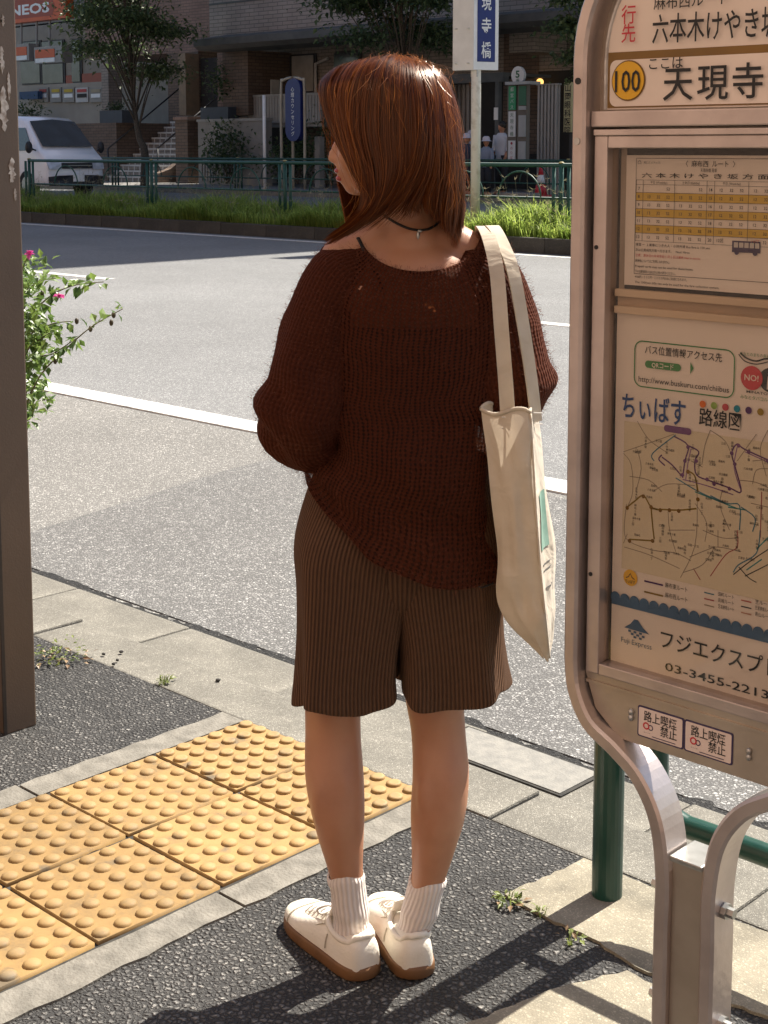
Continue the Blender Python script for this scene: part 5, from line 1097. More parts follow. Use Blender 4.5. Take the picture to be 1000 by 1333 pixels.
# ================================================================== THE WOMAN
F0 = 2.50
PL = (-_sa*F0, _ca*F0, 0.0)
wm = thing('person', PL, 'person with long auburn hair in a brown knit sweater and ribbed shorts, back turned', 'person', rz=AZ)
def skin_mat():
    m, N, L, P = nt('skin')
    tc = N.new('ShaderNodeTexCoord'); nz = N.new('ShaderNodeTexNoise'); nz.inputs['Scale'].default_value = 14; nz.inputs['Detail'].default_value = 6; L.new(tc.outputs['Object'], nz.inputs['Vector'])
    r = ramp(N, [(0.25, (0.37,0.170,0.094)), (0.5, (0.425,0.205,0.117)), (0.75, (0.46,0.23,0.135))]); L.new(nz.outputs['Fac'], r.inputs['Fac']); L.new(r.outputs['Color'], P.inputs['Base Color'])
    P.inputs['Roughness'].default_value = 0.46; P.inputs['Subsurface Weight'].default_value = 0.25; P.inputs['Subsurface Radius'].default_value = (0.02, 0.008, 0.004); P.inputs['Subsurface Scale'].default_value = 0.6
    n2 = N.new('ShaderNodeTexNoise'); n2.inputs['Scale'].default_value = 450; L.new(tc.outputs['Object'], n2.inputs['Vector']); b_ = N.new('ShaderNodeBump'); b_.inputs['Strength'].default_value = 0.12; b_.inputs['Distance'].default_value = 0.001; L.new(n2.outputs['Fac'], b_.inputs['Height']); L.new(b_.outputs['Normal'], P.inputs['Normal'])
    MATS['skin'] = m; return m
M_skin = skin_mat()
def ell(c, rx, ry, n=28, z=None, ph=0.0):
    return [(c[0] + rx*math.cos(2*math.pi*k/n + ph), c[1] + ry*math.sin(2*math.pi*k/n + ph), c[2]) for k in range(n)]
def smooth_rings(rs, k=5):
    A = [np.array(r, float) for r in rs]; return smooth_path(A, k)
def remeshed(mb, name, m, parent, voxel, sm=6):
    me = bpy.data.meshes.new('tmp'); me.from_pydata(mb.v, [], mb.f); o = bpy.data.objects.new('tmp_remesh', me); COL.objects.link(o)
    bm = bmesh.new(); bm.from_mesh(me); bmesh.ops.recalc_face_normals(bm, faces=bm.faces); bm.to_mesh(me); bm.free()
    r = o.modifiers.new('r', 'REMESH'); r.mode = 'VOXEL'; r.voxel_size = voxel
    s_ = o.modifiers.new('s', 'SMOOTH'); s_.factor = 0.5; s_.iterations = sm
    bpy.context.view_layer.update(); dg = bpy.context.evaluated_depsgraph_get()
    nm = bpy.data.meshes.new_from_object(o.evaluated_get(dg)); bpy.data.objects.remove(o); bpy.data.meshes.remove(me)
    nm.name = name; nm.materials.clear(); nm.materials.append(m); nm.polygons.foreach_set('use_smooth', [True]*len(nm.polygons))
    ob = bpy.data.objects.new(name, nm); COL.objects.link(ob)
    if parent is not None: ob.parent = parent
    ORG[ob.name] = np.zeros(3); return ob
bd = MB()
# torso
bd.rings(smooth_rings([ell((.033,.03,.70), .145, .10), ell((.033,.03,.80), .155, .105), ell((.036,.03,.90), .130, .09), ell((.040,.03,1.0), .112, .08), ell((.043,.035,1.1), .125, .088), ell((.047,.03,1.19), .140, .094), ell((.05,.028,1.26), .122, .082), ell((.05,.03,1.305), .066, .052), ell((.05,.03,1.33), .035, .035)], 4))
for s_, c in ((-1, (-.062, .035, 1.268)), (1, (.158, .035, 1.268))): bd.tube([(.05, .025, 1.325), (.05 + s_*.05, .028, 1.302), c], [.040, .044, .046], 16); bd.ball(c, (.052, .05, .05), 16, 12)
for x in (-.02, .115): bd.ball((x, -.030, 1.20), (.045, .030, .058), 14, 10)          # shoulder blades
bd.tube(smooth_path([(.052, .03, 1.27), (.046, .03, 1.34), (.034, .028, 1.40), (.02, .03, 1.45)], 4), [.060]*4 + [.050]*4 + [.050]*5, 20)
# head turned to her left
hf = np.array([-.98, .2, 0]); hs_ = np.array([-.2, -.98, 0]); HC = np.array([.014, .03, 1.505]); up_ = np.array([0, 0, 1.0])
rotm = np.column_stack([hf, hs_, up_])
def hd(fw_, sd_, z): return HC + hf*fw_ + hs_*sd_ + up_*(z - HC[2])
bd.ball(HC, (.094, .074, .098), 24, 18, rotm)
bd.ball(hd(.030, 0, 1.445), (.066, .058, .066), 20, 14, rotm)
bd.ball(hd(.062, 0, 1.403), (.024, .026, .022), 14, 10, rotm)
for s_ in (-1, 1):
    bd.ball(hd(.058, s_*.034, 1.450), (.030, .026, .036), 14, 10, rotm); bd.tube([hd(-.005, s_*.055, 1.43), hd(.055, s_*.022, 1.398)], [.020, .016], 10)
    bd.ball(hd(-.010, s_*.077, 1.475), (.020, .008, .030), 12, 8, rotm); bd.tube([hd(.080, s_*.012, 1.505), hd(.070, s_*.05, 1.508)], .010, 8)
bd.tube([hd(.086, 0, 1.500), hd(.094, 0, 1.470), hd(.104, 0, 1.448)], [.008, .009, .010], 10); bd.ball(hd(.104, 0, 1.446), (.011, .011, .009), 10, 8)
for s_ in (-1, 1): bd.ball(hd(.096, s_*.011, 1.443), (.008, .007, .007), 8, 6)
bd.ball(hd(.087, 0, 1.424), (.012, .024, .008), 12, 8, rotm); bd.ball(hd(.084, 0, 1.411), (.011, .020, .008), 12, 8, rotm)
# arms bent forwards, hands in front of the chest
def arm(sh, el_, wr, hd_):
    bd.tube(smooth_path([sh, tuple(np.array(sh)*.5 + np.array(el_)*.5), el_], 4), list(np.linspace(.046, .034, 9)), 14)
    bd.tube(smooth_path([el_, tuple(np.array(el_)*.5 + np.array(wr)*.5), wr], 4), list(np.linspace(.036, .023, 9)), 14)
    w_ = np.array(wr, float); d = nv(np.array(hd_) - w_); s2 = nv(np.cross(d, [0,0,1])); u2 = np.cross(s2, d)
    pc = w_ + d*.045; bd.ball(pc, (.043, .034, .016), 12, 8, np.column_stack([d, s2, u2]))
    for k, (off_, ln) in enumerate(((-.026, .050), (-.009, .058), (.008, .055), (.024, .043))):
        b0 = w_ + d*.075 + s2*off_; bd.tube(smooth_path([b0 - d*.02, b0 + d*ln*.5 + u2*.004, b0 + d*ln*.85 - u2*.018, b0 + d*ln*.8 - u2*.036], 3), [.0095]*5 + [.0085]*5, 8)
    t0 = w_ + d*.035 - s2*.030*np.sign(-w_[0] + .03 or 1); bd.tube([w_ + d*.03, t0 + d*.02, t0 + d*.045 - u2*.012], [.012, .011, .009], 8)
arm((-.072,.035,1.262), (-.140,.01,.995), (-.045,.20,1.04), (.02,.25,1.06)); arm((.170,.035,1.262), (.220,.02,1.045), (.135,.21,1.08), (.08,.26,1.09))
# legs
def leg(rs): bd.rings(smooth_rings([ell((c[0], c[1], z), rx, ry, 24) for z, c, rx, ry in rs], 5))
leg([(.80, (-.03,.03), .082, .09), (.70, (-.045,.03), .080, .085), (.60, (-.072,.03), .068, .073), (.50, (-.089,.025), .052, .058), (.43, (-.091,.025), .050, .053), (.36, (-.0885,.010), .0525, .056), (.30, (-.083,.003), .049, .056), (.235, (-.076,.004), .040, .046), (.17, (-.068,.008), .0305, .035), (.11, (-.061,.008), .029, .036), (.05, (-.058,.02), .030, .045), (.03, (-.06,.03), .025, .045)])
leg([(.80, (.10,.03), .082, .09), (.70, (.105,.03), .080, .085), (.60, (.095,.03), .068, .073), (.50, (.090,.027), .054, .058), (.43, (.097,.026), .049, .053), (.36, (.101,.010), .0505, .056), (.29, (.0965,.003), .0495, .056), (.225, (.089,.004), .040, .046), (.16, (.079,.008), .0305, .035), (.105, (.066,.010), .029, .036), (.05, (.052,.02), .030, .045), (.03, (.045,.03), .025, .045)])
for cx_, sg_ in ((-.090, 1), (.095, -1)):
    for dx, dz in ((-.020, 0), (.021, .006)): bd.ball((cx_ + dx*.8 - .002, -.026, .325 + dz), (.021, .023, .055), 14, 12)
bd.tube([(-.070, -.020, .23), (-.066, -.016, .17)], [.011, .009], 10); bd.tube([(.084, -.020, .22), (.078, -.016, .16)], [.011, .009], 10)
body = remeshed(bd, 'body', M_skin, wm, .0055, 5)
lips = MB().ball(hd(.0905, 0, 1.4245), (.010, .022, .0065), 14, 8, rotm).ball(hd(.088, 0, 1.4115), (.010, .019, .0070), 14, 8, rotm).build('lips', pm('lip_red', (0.36,0.06,0.06), (0.30,0.05,0.05), 30, 0.35), wm, smooth=True, local=True)
for s_ in (-1, 1):
    e_ = MB().ball(hd(.075, s_*.031, 1.488), .0115, 12, 8).build('eye', pm('eye_white', (0.75,0.73,0.70), None, 20, 0.2), wm, smooth=True, local=True)
    MB().ball(hd(.0835, s_*.032, 1.488), (.004, .0055, .0055), 10, 6, rotm).build('iris', pm('iris_brown', (0.04,0.02,0.012), None, 20, 0.1), e_, smooth=True, local=True)
# ---- lofted cloth with UVs
def cloth(rings, name, m, parent, k=6, vrep=1.0, wr=None, mbuv=None):
    S_ = smooth_rings([list(r) + [r[0]] for r in rings], k); n = len(S_[0])
    if wr is not None: S_ = [wr(np.array(r), i/(len(S_)-1)) for i, r in enumerate(S_)]
    mb = mbuv[0] if mbuv else MB(); uv = mbuv[1] if mbuv else []
    L_ = [0.0]
    for i in range(1, len(S_)): L_.append(L_[-1] + float(np.mean(np.linalg.norm(np.array(S_[i]) - np.array(S_[i-1]), axis=1))))
    mb.rings(S_, cap=False, close=False)
    for i in range(len(S_)):
        cu = np.concatenate([[0], np.cumsum(np.linalg.norm(np.diff(np.array(S_[i]), axis=0), axis=1))]); cu = cu/max(cu[-1], 1e-9)
        for j in range(n): uv.append((cu[j], L_[i]*vrep))
    if mbuv: return None
    return mb.build(name, m, parent, smooth=True, local=True, uv=uv)
NS = 96
TH = [2*math.pi*k/NS for k in range(NS)]
hx = [-.20, -.133, -.093, -.027, .08, .187, .25]; hzv = [.955, .907, .846, .784, .743, .729, .728]
def hem(x): return float(np.interp(x, hx, hzv))
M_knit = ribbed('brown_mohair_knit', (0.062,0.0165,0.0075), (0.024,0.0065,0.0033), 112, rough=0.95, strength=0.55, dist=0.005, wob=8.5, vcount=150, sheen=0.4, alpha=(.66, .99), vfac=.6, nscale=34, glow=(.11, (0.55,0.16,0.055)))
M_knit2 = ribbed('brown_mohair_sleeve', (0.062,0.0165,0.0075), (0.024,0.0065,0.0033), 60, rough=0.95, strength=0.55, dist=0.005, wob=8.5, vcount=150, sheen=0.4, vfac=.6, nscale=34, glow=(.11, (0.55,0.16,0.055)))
def rg(cx, cy, rx, ry, zf): return [(cx + rx*math.cos(t), cy + ry*math.sin(t), zf(t, cx + rx*math.cos(t))) for t in TH]
def dip(side, back, front, e=1.0): return lambda t, x: side + ((back - side) if math.sin(t) < 0 else (front - side))*abs(math.sin(t))**e
tr_ = [rg(.061,.022,.100,.076, dip(1.318, 1.252, 1.27, .9)), rg(.061,.022,.104,.083, dip(1.327, 1.260, 1.277, .9)), rg(.061,.022,.111,.088, dip(1.324, 1.250, 1.268, .9)), rg(.058,.025,.140,.098, dip(1.309, 1.222, 1.235)), rg(.055,.028,.168,.108, dip(1.280, 1.175, 1.19)),
       rg(.053,.03,.176,.118, dip(1.19, 1.11, 1.12)), rg(.052,.03,.172,.120, dip(1.09, 1.05, 1.06)), rg(.050,.03,.166,.134, dip(.995, .99, 1.0)),
       rg(.046,.03,.160,.142, lambda t, x: .58*.955 + .42*hem(x)), rg(.042,.03,.176,.152, lambda t, x: .22*.93 + .78*hem(x) + .005), rg(.042,.03,.188,.160, lambda t, x: hem(x)), rg(.042,.03,.180,.152, lambda t, x: hem(x) + .006)]
def wr_t(r, v):
    a = np.linspace(0, 2*math.pi, len(r)); k = np.clip((v - .35)/.4, 0, 1)
    ctr = r.mean(0); d = (r - ctr)*[1,1,0]; amp = k*(.025*np.sin(3*a + 2 + 4*v) + .03*np.sin(5*a + 9*v) + .02*np.sin(9*a - 14*v)) + k*(.07*np.sin(2*a + 34*v) + .05*np.sin(3*a - 48*v + 1))*np.exp(-((v-.68)/.12)**2) + .012*np.sin(4*a + 21*v + 2*np.sin(6*v))
    return r + d*amp[:, None]
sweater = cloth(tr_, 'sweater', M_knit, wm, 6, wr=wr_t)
def sleeve(path, rad, name, seed, n=72, gain=1.0):
    P = smooth_path(path, 1); rs = []; up = np.array([0, -1.0, 0])
    for i, p in enumerate(P):
        t = nv(P[min(i+1, len(P)-1)] - P[max(i-1, 0)]); a = nv(np.cross(up, t)); b_ = nv(np.cross(t, a))
        rs.append([tuple(p + rad[i]*(math.cos(q)*a + math.sin(q)*b_)) for q in [2*math.pi*k/n for k in range(n)]]); up = b_
    rr = random.Random(seed); ph = [rr.uniform(0, 6.28) for _ in range(6)]
    def wr(r, v):
        a = np.linspace(0, 2*math.pi, len(r)); c = r.mean(0); d = r - c; k = np.clip((v - .15)/.3, 0, 1)
        amp = k*(.06*np.sin(2*a + ph[0] + 9*v) + .05*np.sin(4*a + ph[1] - 19*v) + .045*np.sin(3*a + 40*v + ph[2]) + .03*np.sin(7*a + ph[3] + 28*v) + .05*np.sin(a + 55*v + ph[4])*np.exp(-((v-.52)/.16)**2))
        return r + d*amp[:, None]*gain
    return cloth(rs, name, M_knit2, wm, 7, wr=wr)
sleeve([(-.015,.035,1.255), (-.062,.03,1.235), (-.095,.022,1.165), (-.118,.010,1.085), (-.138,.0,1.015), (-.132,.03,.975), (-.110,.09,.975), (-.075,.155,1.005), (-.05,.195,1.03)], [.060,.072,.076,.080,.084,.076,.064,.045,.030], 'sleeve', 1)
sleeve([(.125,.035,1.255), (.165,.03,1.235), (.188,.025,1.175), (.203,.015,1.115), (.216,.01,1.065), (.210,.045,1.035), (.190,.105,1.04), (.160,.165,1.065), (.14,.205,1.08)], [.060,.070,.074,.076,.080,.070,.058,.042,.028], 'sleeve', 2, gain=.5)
# camisole under the thin knit, with its strap
M_cam = pm('black_camisole', (0.012,0.011,0.012), None, 40, 0.7)
cloth([rg(.045,.03,.140,.100, lambda t, x: 1.165), rg(.042,.03,.134,.098, lambda t, x: 1.08), rg(.040,.03,.118,.086, lambda t, x: .98), rg(.038,.03,.140,.10, lambda t, x: .86)], 'camisole', M_cam, wm, 3)
from mathutils.bvhtree import BVHTree
bvh = BVHTree.FromPolygons([v.co[:] for v in body.data.vertices], [tuple(p_.vertices) for p_ in body.data.polygons])
def on_back(x, z, off=.002):
    h_ = bvh.ray_cast(Vector((x, -1.0, z)), Vector((0, 1, 0))); return (x, (h_[0].y if h_[0] else 0.0) - off, z)
MB().tube(smooth_path([on_back(x, z) for x, z in ((-.044,1.312), (-.040,1.305), (-.034,1.293), (-.026,1.278), (-.017,1.262), (-.008,1.245), (-.002,1.22))], 5), .0040, 6, flat=.6).build('strap', M_cam, wm, smooth=True, local=True)
nl = MB().tube(smooth_path([on_back(x, z, .0015) for x, z in ((-.004,1.352), (.006,1.346), (.020,1.338), (.036,1.331), (.052,1.327), (.070,1.327), (.084,1.332), (.094,1.340))], 6), .0021, 6).build('necklace', M_cam, wm, smooth=True, local=True)
q = on_back(.060, 1.325, .004); MB().ball(q, (.004,.003,.003), 8, 6).ball((q[0] - .003, q[1], q[2] - .007), (.0028,.002,.007), 8, 6).build('clasp', M_steel, nl, smooth=True, local=True)
# ---- shorts
M_cord = ribbed('brown_corduroy', (0.112,0.060,0.035), (0.038,0.0185,0.011), 104, rough=0.9, strength=1.0, dist=0.004, wob=0.6, sheen=0.35, power=.7, nscale=70)
def shorts_leg(rs, ph):
    rings_ = []
    for z, cx, cy, rx, ry, tilt, fl in rs:
        q_ = lambda c_, e_: math.copysign(abs(c_)**e_, c_)
        sq = 1.0 - .38*min(1, max(0, (.86 - z)/.14))
        rings_.append([(cx + rx*q_(math.cos(t), sq)*(1 + fl*(1.1*math.cos(5*t + ph + 6*z) + .6*math.cos(8*t - ph))), cy + ry*q_(math.sin(t), .5 + .5*sq)*(1 + fl*(1.1*math.cos(5*t + ph + 6*z) + .6*math.cos(8*t - ph))), z + tilt*math.cos(t) + fl*.14*math.cos(3*t + ph)) for t in TH])
    return rings_
mbuv = (MB(), [])
cloth(shorts_leg([(.93, .00, .03, .110, .10, 0, 0), (.86, -.018, .03, .120, .112, 0, 0), (.78, -.042, .028, .116, .122, 0, .01), (.70, -.050, .028, .104, .118, 0, .02), (.62, -.058, .026, .094, .112, .004, .035), (.55, -.064, .024, .090, .108, .010, .055), (.508, -.065, .022, .090, .107, .014, .075), (.514, -.065, .022, .084, .101, .014, .075)], .6), '', None, None, 6, mbuv=mbuv)
cloth(shorts_leg([(.93, .07, .03, .110, .10, 0, 0), (.86, .083, .03, .115, .112, 0, 0), (.78, .100, .028, .108, .122, 0, .01), (.70, .108, .028, .100, .120, 0, .02), (.62, .116, .026, .094, .114, 0, .035), (.56, .121, .024, .095, .110, .0, .055), (.518, .124, .022, .097, .108, .004, .08), (.524, .124, .022, .091, .102, .004, .08)], 2.4), '', None, None, 6, mbuv=mbuv)
cloth([[(.033 + rx*math.cos(t), .029 + ry*math.sin(t), z) for t in TH] for z, rx, ry in ((.93, .13, .10), (.86, .155, .112), (.78, .165, .120), (.72, .150, .116), (.68, .11, .10), (.655, .05, .08))], '', None, None, 5, mbuv=mbuv)
shorts = mbuv[0].build('shorts', M_cord, wm, smooth=True, local=True, uv=mbuv[1])
MB().tube([(.150,-.089,.735), (.165,-.087,.728), (.185,-.078,.733)], .0016, 5).build('pocket_seam', M_cam, shorts, smooth=True, local=True)
# ---- socks
M_sock = ribbed('white_rib_sock', (0.74,0.67,0.62), (0.56,0.49,0.45), 26, rough=0.9, strength=0.6, dist=0.003, wob=0.4, sheen=0.2)
def sock(rs):
    rings_ = [[(c[0] + rx*math.cos(t), c[1] + ry*math.sin(t), z + .006*math.sin(t*2 + z*60) + .003*math.sin(3*t + 40*z)) for t in TH[::2]] for z, c, rx, ry in rs]
    cloth(rings_, 'sock', M_sock, wm, 5, wr=lambda r, v: r + (r - r.mean(0))*(.030*math.sin(v*34)*math.exp(-((v-.22)/.12)**2) + .045*math.sin(v*24 + 1)*math.exp(-((v-.68)/.22)**2)))
sock([(.176, (-.068,.008), .0312, .0355), (.170, (-.0685,.008), .0335, .038), (.135, (-.064,.008), .0325, .039), (.10, (-.060,.009), .0335, .040), (.07, (-.059,.012), .032, .040), (.04, (-.060,.018), .030, .044)])
sock([(.163, (.0795,.008), .0312, .0355), (.157, (.079,.008), .0335, .038), (.125, (.071,.009), .0325, .039), (.095, (.063,.011), .0335, .040), (.065, (.053,.014), .032, .040), (.04, (.047,.020), .030, .044)])
# ---- sneakers
M_shoe = pm('cream_leather', (0.80,0.75,0.65), (0.72,0.665,0.56), 14, 0.55, bump=0.12, bscale=220); M_gum = pm('gum_rubber', (0.20,0.095,0.035), (0.16,0.075,0.028), 20, 0.6, bump=0.1); M_lace = pm('white_lace', (0.78,0.75,0.69), None, 60, 0.8)
def sneaker(hx_, hy_, ang):
    ca, sa = math.cos(ang), math.sin(ang)                   # ang: turn to the left of straight ahead
    def T(x, y, z): return (hx_ - sa*x + ca*y, hy_ + ca*x + sa*y, z)
    stn = [(.000,.014,.052), (.004,.024,.068), (.014,.0315,.079), (.040,.0365,.083), (.075,.0375,.078), (.105,.0390,.080), (.130,.0410,.074), (.160,.0435,.063), (.190,.0450,.053), (.215,.0430,.048), (.236,.0365,.044), (.250,.0265,.039), (.258,.0120,.032)]
    def prof(x, w_, hgt, grow=0.0, n=18):
        z0 = .019; hgt = hgt*.93; out = []
        for k in range(n + 1):
            t = math.pi*k/n; c, s2 = math.cos(t), math.sin(t)
            out.append(T(x, -(w_ + grow)*np.sign(c)*abs(c)**.62 - .003*math.sin(x*12), z0 + (hgt - z0 + grow)*s2**.75))
        return out
    up_ = MB(); rws = smooth_path([np.array(prof(*s_)) for s_ in stn], 4); e0 = rws[0].copy(); e0[:, :2] = e0[:, :2]*.0 + e0[:, :2].mean(0); up_.rings([e0] + rws, cap=False, close=False)
    sh = up_.build('sneaker', M_shoe, wm, smooth=True, local=True)
    oL = []; xs_ = np.linspace(0, math.pi, 26)
    sx = [s_[0] for s_ in stn]; sw_ = [s_[1] for s_ in stn]
    xx = [-.006] + list(np.linspace(-.003, .263, 30)) + [.266]; ww = [.006] + [float(np.interp(x, [-.003] + sx + [.264], [.012] + sw_ + [.008])) + .0045 for x in xx[1:-1]] + [.004]
    outl = [(x, w_) for x, w_ in zip(xx, ww)] + [(x, -w_) for x, w_ in zip(xx[::-1], ww[::-1])]
    lev = [(.0, .94), (.004, .99), (.019, .99), (.0245, .975), (.0245, .93)]
    MB().rings([[T(.13 + (x - .13)*k_, y*k_ - .003*math.sin(x*12), z + (.006*max(0, (x-.2)/.06)**2 if z < .01 else 0)) for x, y in outl] for z, k_ in lev], cap=True).build('sole', M_gum, sh, smooth=True, local=True)
    # toe guard, lace panel, heel patch standing proud of the upper
    tg = MB(); tg.rings(smooth_path([np.array(prof(*s_, grow=.0016)) for s_ in stn[9:]], 3), cap=False, close=False); tg.build('toe_guard', pm('cream_suede', (0.74,0.69,0.58), (0.68,0.63,0.52), 30, 0.9, bump=0.3, bscale=400), sh, smooth=True, local=True)
    col = MB(); 
    cpts = []
    for k in range(25):
        t = 2*math.pi*k/24; x = .062 + .052*math.cos(t); cpts.append(T(x, .033*math.sin(t), .075 + .006*math.cos(t) + (.010 if math.cos(t) < -.8 else 0) - .008*abs(math.sin(t))))
    col.tube(cpts, .0058, 8, cap=False); col.build('collar', M_shoe, sh, smooth=True, local=True)
    MB().prism([T(.098, -.022, .080), T(.098, .022, .080), T(.088, .019, .104), T(.086, 0, .108), T(.088, -.019, .104)], tuple(np.array(T(.006, 0, 0)) - np.array(T(0, 0, 0)))).build('tongue', M_shoe, sh, bevel=.002, local=True)
    for k in range(5):
        x = .108 + .0155*k; zt_ = float(np.interp(x, sx, [s_[2] for s_ in stn])) + .002
        for s_ in (-1, 1): MB().tube(smooth_path([T(x, -s_*.024, zt_ - .010), T(x + .004, -s_*.010, zt_ + .001), T(x + .009, s_*.010, zt_ + .001), T(x + .013, s_*.024, zt_ - .010)], 3), .0026, 6, flat=.6).build('lace', M_lace, sh, smooth=True, local=True)
    for s_ in (-1, 1): MB().tube(smooth_path([T(.106, 0, .086), T(.110, s_*.018, .096), T(.120, s_*.034, .088), T(.118, s_*.026, .078), T(.108, s_*.006, .085)], 4), .0024, 6).build('lace_bow', M_lace, sh, smooth=True, local=True)
    M_seam = pm('shoe_seam', (0.42,0.37,0.29), None, 50, 0.9)
    for xi in (.2125, .082):
        w_ = float(np.interp(xi, sx, sw_)); h_ = float(np.interp(xi, sx, [q[2] for q in stn])); pp = [np.array(p_) for p_ in prof(xi, w_, h_, grow=.0018)]
        MB().tube(pp if xi > .1 else pp[1:5], .0011, 5).build('seam', M_seam, sh, local=True)
        if xi < .1: MB().tube(pp[-5:-1], .0011, 5).build('seam', M_seam, sh, local=True)
    ey = MB(); ey.rings([[np.array(T(x, s1*y_, float(np.interp(x, sx, [q[2] for q in stn])) + .0012 - (.0095 if y_ > .02 else .0015))) for x in np.linspace(.098, .178, 10)] for s1, y_ in ((-1, .029), (-1, .019))], cap=False, close=False); ey.build('eyestay', MATS['cream_suede'], sh, smooth=True, local=True)
    for s_ in (-1, 1):
        stc = []
        for x in np.linspace(.10, .165, 10): h_ = float(np.interp(x, sx, [q[2] for q in stn])); w_ = float(np.interp(x, sx, sw_)); f_ = .80 - .5*(x - .10)/.065; stc.append(T(x, s_*w_*(1.005 - .32*f_) - .003*math.sin(x*12), .022 + (h_ - .022)*f_ + .002))
        MB().tube(stc, .0012, 5).build('seam', M_seam, sh, local=True)
sneaker(-.027, -.046, R(33)); sneaker(.061, -.046, R(15))
# ---- hair
def hair_mat(name='auburn_hair'):
    m, N, L, P = nt(name)
    uv = N.new('ShaderNodeUVMap'); uv.uv_map = 'UVMap'; s = N.new('ShaderNodeSeparateXYZ'); L.new(uv.outputs[0], s.inputs[0])
    r = ramp(N, [(0.0, (0.045,0.011,0.003)), (0.5, (0.115,0.030,0.007)), (0.85, (0.22,0.066,0.013)), (1.0, (0.38,0.14,0.03))]); L.new(s.outputs['X'], r.inputs['Fac']); L.new(r.outputs['Color'], P.inputs['Base Color'])
    P.inputs['Roughness'].default_value = 0.30; P.inputs['Specular IOR Level'].default_value = 0.5; P.inputs['Specular Tint'].default_value = (1.0, 0.8, 0.65, 1); P.inputs['Anisotropic'].default_value = 0.6
    t = N.new('ShaderNodeBsdfTranslucent'); hv = N.new('ShaderNodeHueSaturation'); hv.inputs['Value'].default_value = 2.2; L.new(r.outputs['Color'], hv.inputs['Color']); L.new(hv.outputs['Color'], t.inputs['Color'])
    mx = N.new('ShaderNodeMixShader'); mx.inputs[0].default_value = 0.38; L.new(P.outputs[0], mx.inputs[1]); L.new(t.outputs[0], mx.inputs[2]); L.new(mx.outputs[0], N['Material Output'].inputs['Surface']); MATS[name] = m; return m
M_hair = hair_mat()
GD = [
 [(-.060,.020,1.555), (-.088,.002,1.546), (-.098,-.012,1.520), (-.082,-.026,1.470), (-.056,-.042,1.420), (-.034,-.056,1.376), (-.044,-.056,1.342), (-.094,-.030,1.304)],
 [(-.040,.010,1.565), (-.064,-.016,1.556), (-.080,-.042,1.522), (-.068,-.060,1.465), (-.044,-.072,1.405), (-.028,-.076,1.366), (-.046,-.072,1.333), (-.098,-.042,1.299)],
 [(-.010,.005,1.572), (-.028,-.040,1.561), (-.044,-.070,1.522), (-.046,-.085,1.462), (-.030,-.088,1.402), (-.024,-.084,1.362), (-.048,-.076,1.329), (-.098,-.050,1.297)],
 [(.018,.000,1.574), (.012,-.050,1.561), (.004,-.085,1.522), (.002,-.098,1.462), (.006,-.098,1.402), (-.010,-.090,1.358), (-.045,-.076,1.323), (-.098,-.052,1.290)],
 [(.034,.005,1.571), (.044,-.045,1.556), (.050,-.080,1.521), (.054,-.095,1.462), (.044,-.094,1.404), (.016,-.084,1.366), (-.025,-.074,1.332), (-.080,-.058,1.300)],
 [(.040,.008,1.570), (.060,-.038,1.553), (.072,-.070,1.515), (.078,-.086,1.462), (.074,-.088,1.406), (.066,-.083,1.378), (.064,-.077,1.358), (.070,-.070,1.340)],
 [(.045,.010,1.568), (.072,-.030,1.551), (.088,-.058,1.511), (.096,-.073,1.460), (.098,-.078,1.402), (.098,-.076,1.366), (.096,-.071,1.336), (.096,-.066,1.312)],
 [(.050,.020,1.565), (.085,.000,1.546), (.104,-.022,1.506), (.111,-.038,1.452), (.116,-.046,1.392), (.117,-.050,1.352), (.115,-.050,1.320), (.108,-.050,1.294)],
 [(.050,.040,1.561), (.084,.050,1.546), (.106,.050,1.502), (.114,.045,1.450), (.118,.030,1.390), (.119,.010,1.342), (.117,.000,1.306), (.113,.000,1.279)],
 [(.030,.060,1.566), (.050,.090,1.547), (.062,.122,1.502), (.064,.132,1.442), (.064,.128,1.382), (.066,.118,1.332), (.064,.110,1.292), (.060,.108,1.262)],
 [(.000,.060,1.569), (.000,.098,1.551), (-.010,.126,1.502), (-.020,.134,1.442), (-.020,.128,1.382), (-.020,.120,1.332), (-.020,.116,1.292), (-.020,.116,1.262)],
 [(-.050,.045,1.560), (-.074,.075,1.543), (-.084,.098,1.502), (-.082,.106,1.442), (-.072,.105,1.382), (-.062,.104,1.332), (-.058,.104,1.292), (-.058,.106,1.262)]]
GD = np.array([[(x*1.09, y*1.09 - .003, 1.613 - (1.573 - z)*1.117) for x, y, z in g] for g in GD])
GS = np.array([smooth_path(list(g), 4) for g in GD])          # finer guides
ng, npt = GS.shape[0], GS.shape[1]
cen = np.array([.016, .033, 0])
def guide(t, depth=0.0):
    i = int(min(ng - 2, math.floor(t))); f_ = t - i; f_ = f_*f_*(3 - 2*f_)*.35 + f_*.65
    P = GS[i]*(1 - f_) + GS[i+1]*f_
    if depth:
        c = np.column_stack([np.full(npt, cen[0]), np.full(npt, cen[1]), np.minimum(P[:, 2], 1.50)]); d = c - P; ln = np.linalg.norm(d, axis=1, keepdims=True); P = P + d/np.maximum(ln, 1e-6)*depth
    return P
cap = MB(); capuv = []
TT = np.linspace(0, ng - 1.001, 110); last = 20
rowsC = [guide(t, .010) for t in TT]
def cap_grid(rows, i0, i1):
    S_ = np.array([[r[j] for r in rows] for j in range(i0, i1)])
    cap.rings(S_, cap=False, close=False); capuv.extend([(.15, .5)]*(S_.shape[0]*S_.shape[1]))
cap_grid(rowsC, 0, last)
cap.ball((.012, .03, 1.520), (.098, .080, .080), 20, 14); capuv.extend([(.12, .5)]*(len(cap.v) - len(capuv)))
hair = cap.build('hair', M_hair, wm, smooth=True, local=True, uv=capuv)
rs_ = np.random.default_rng(5)
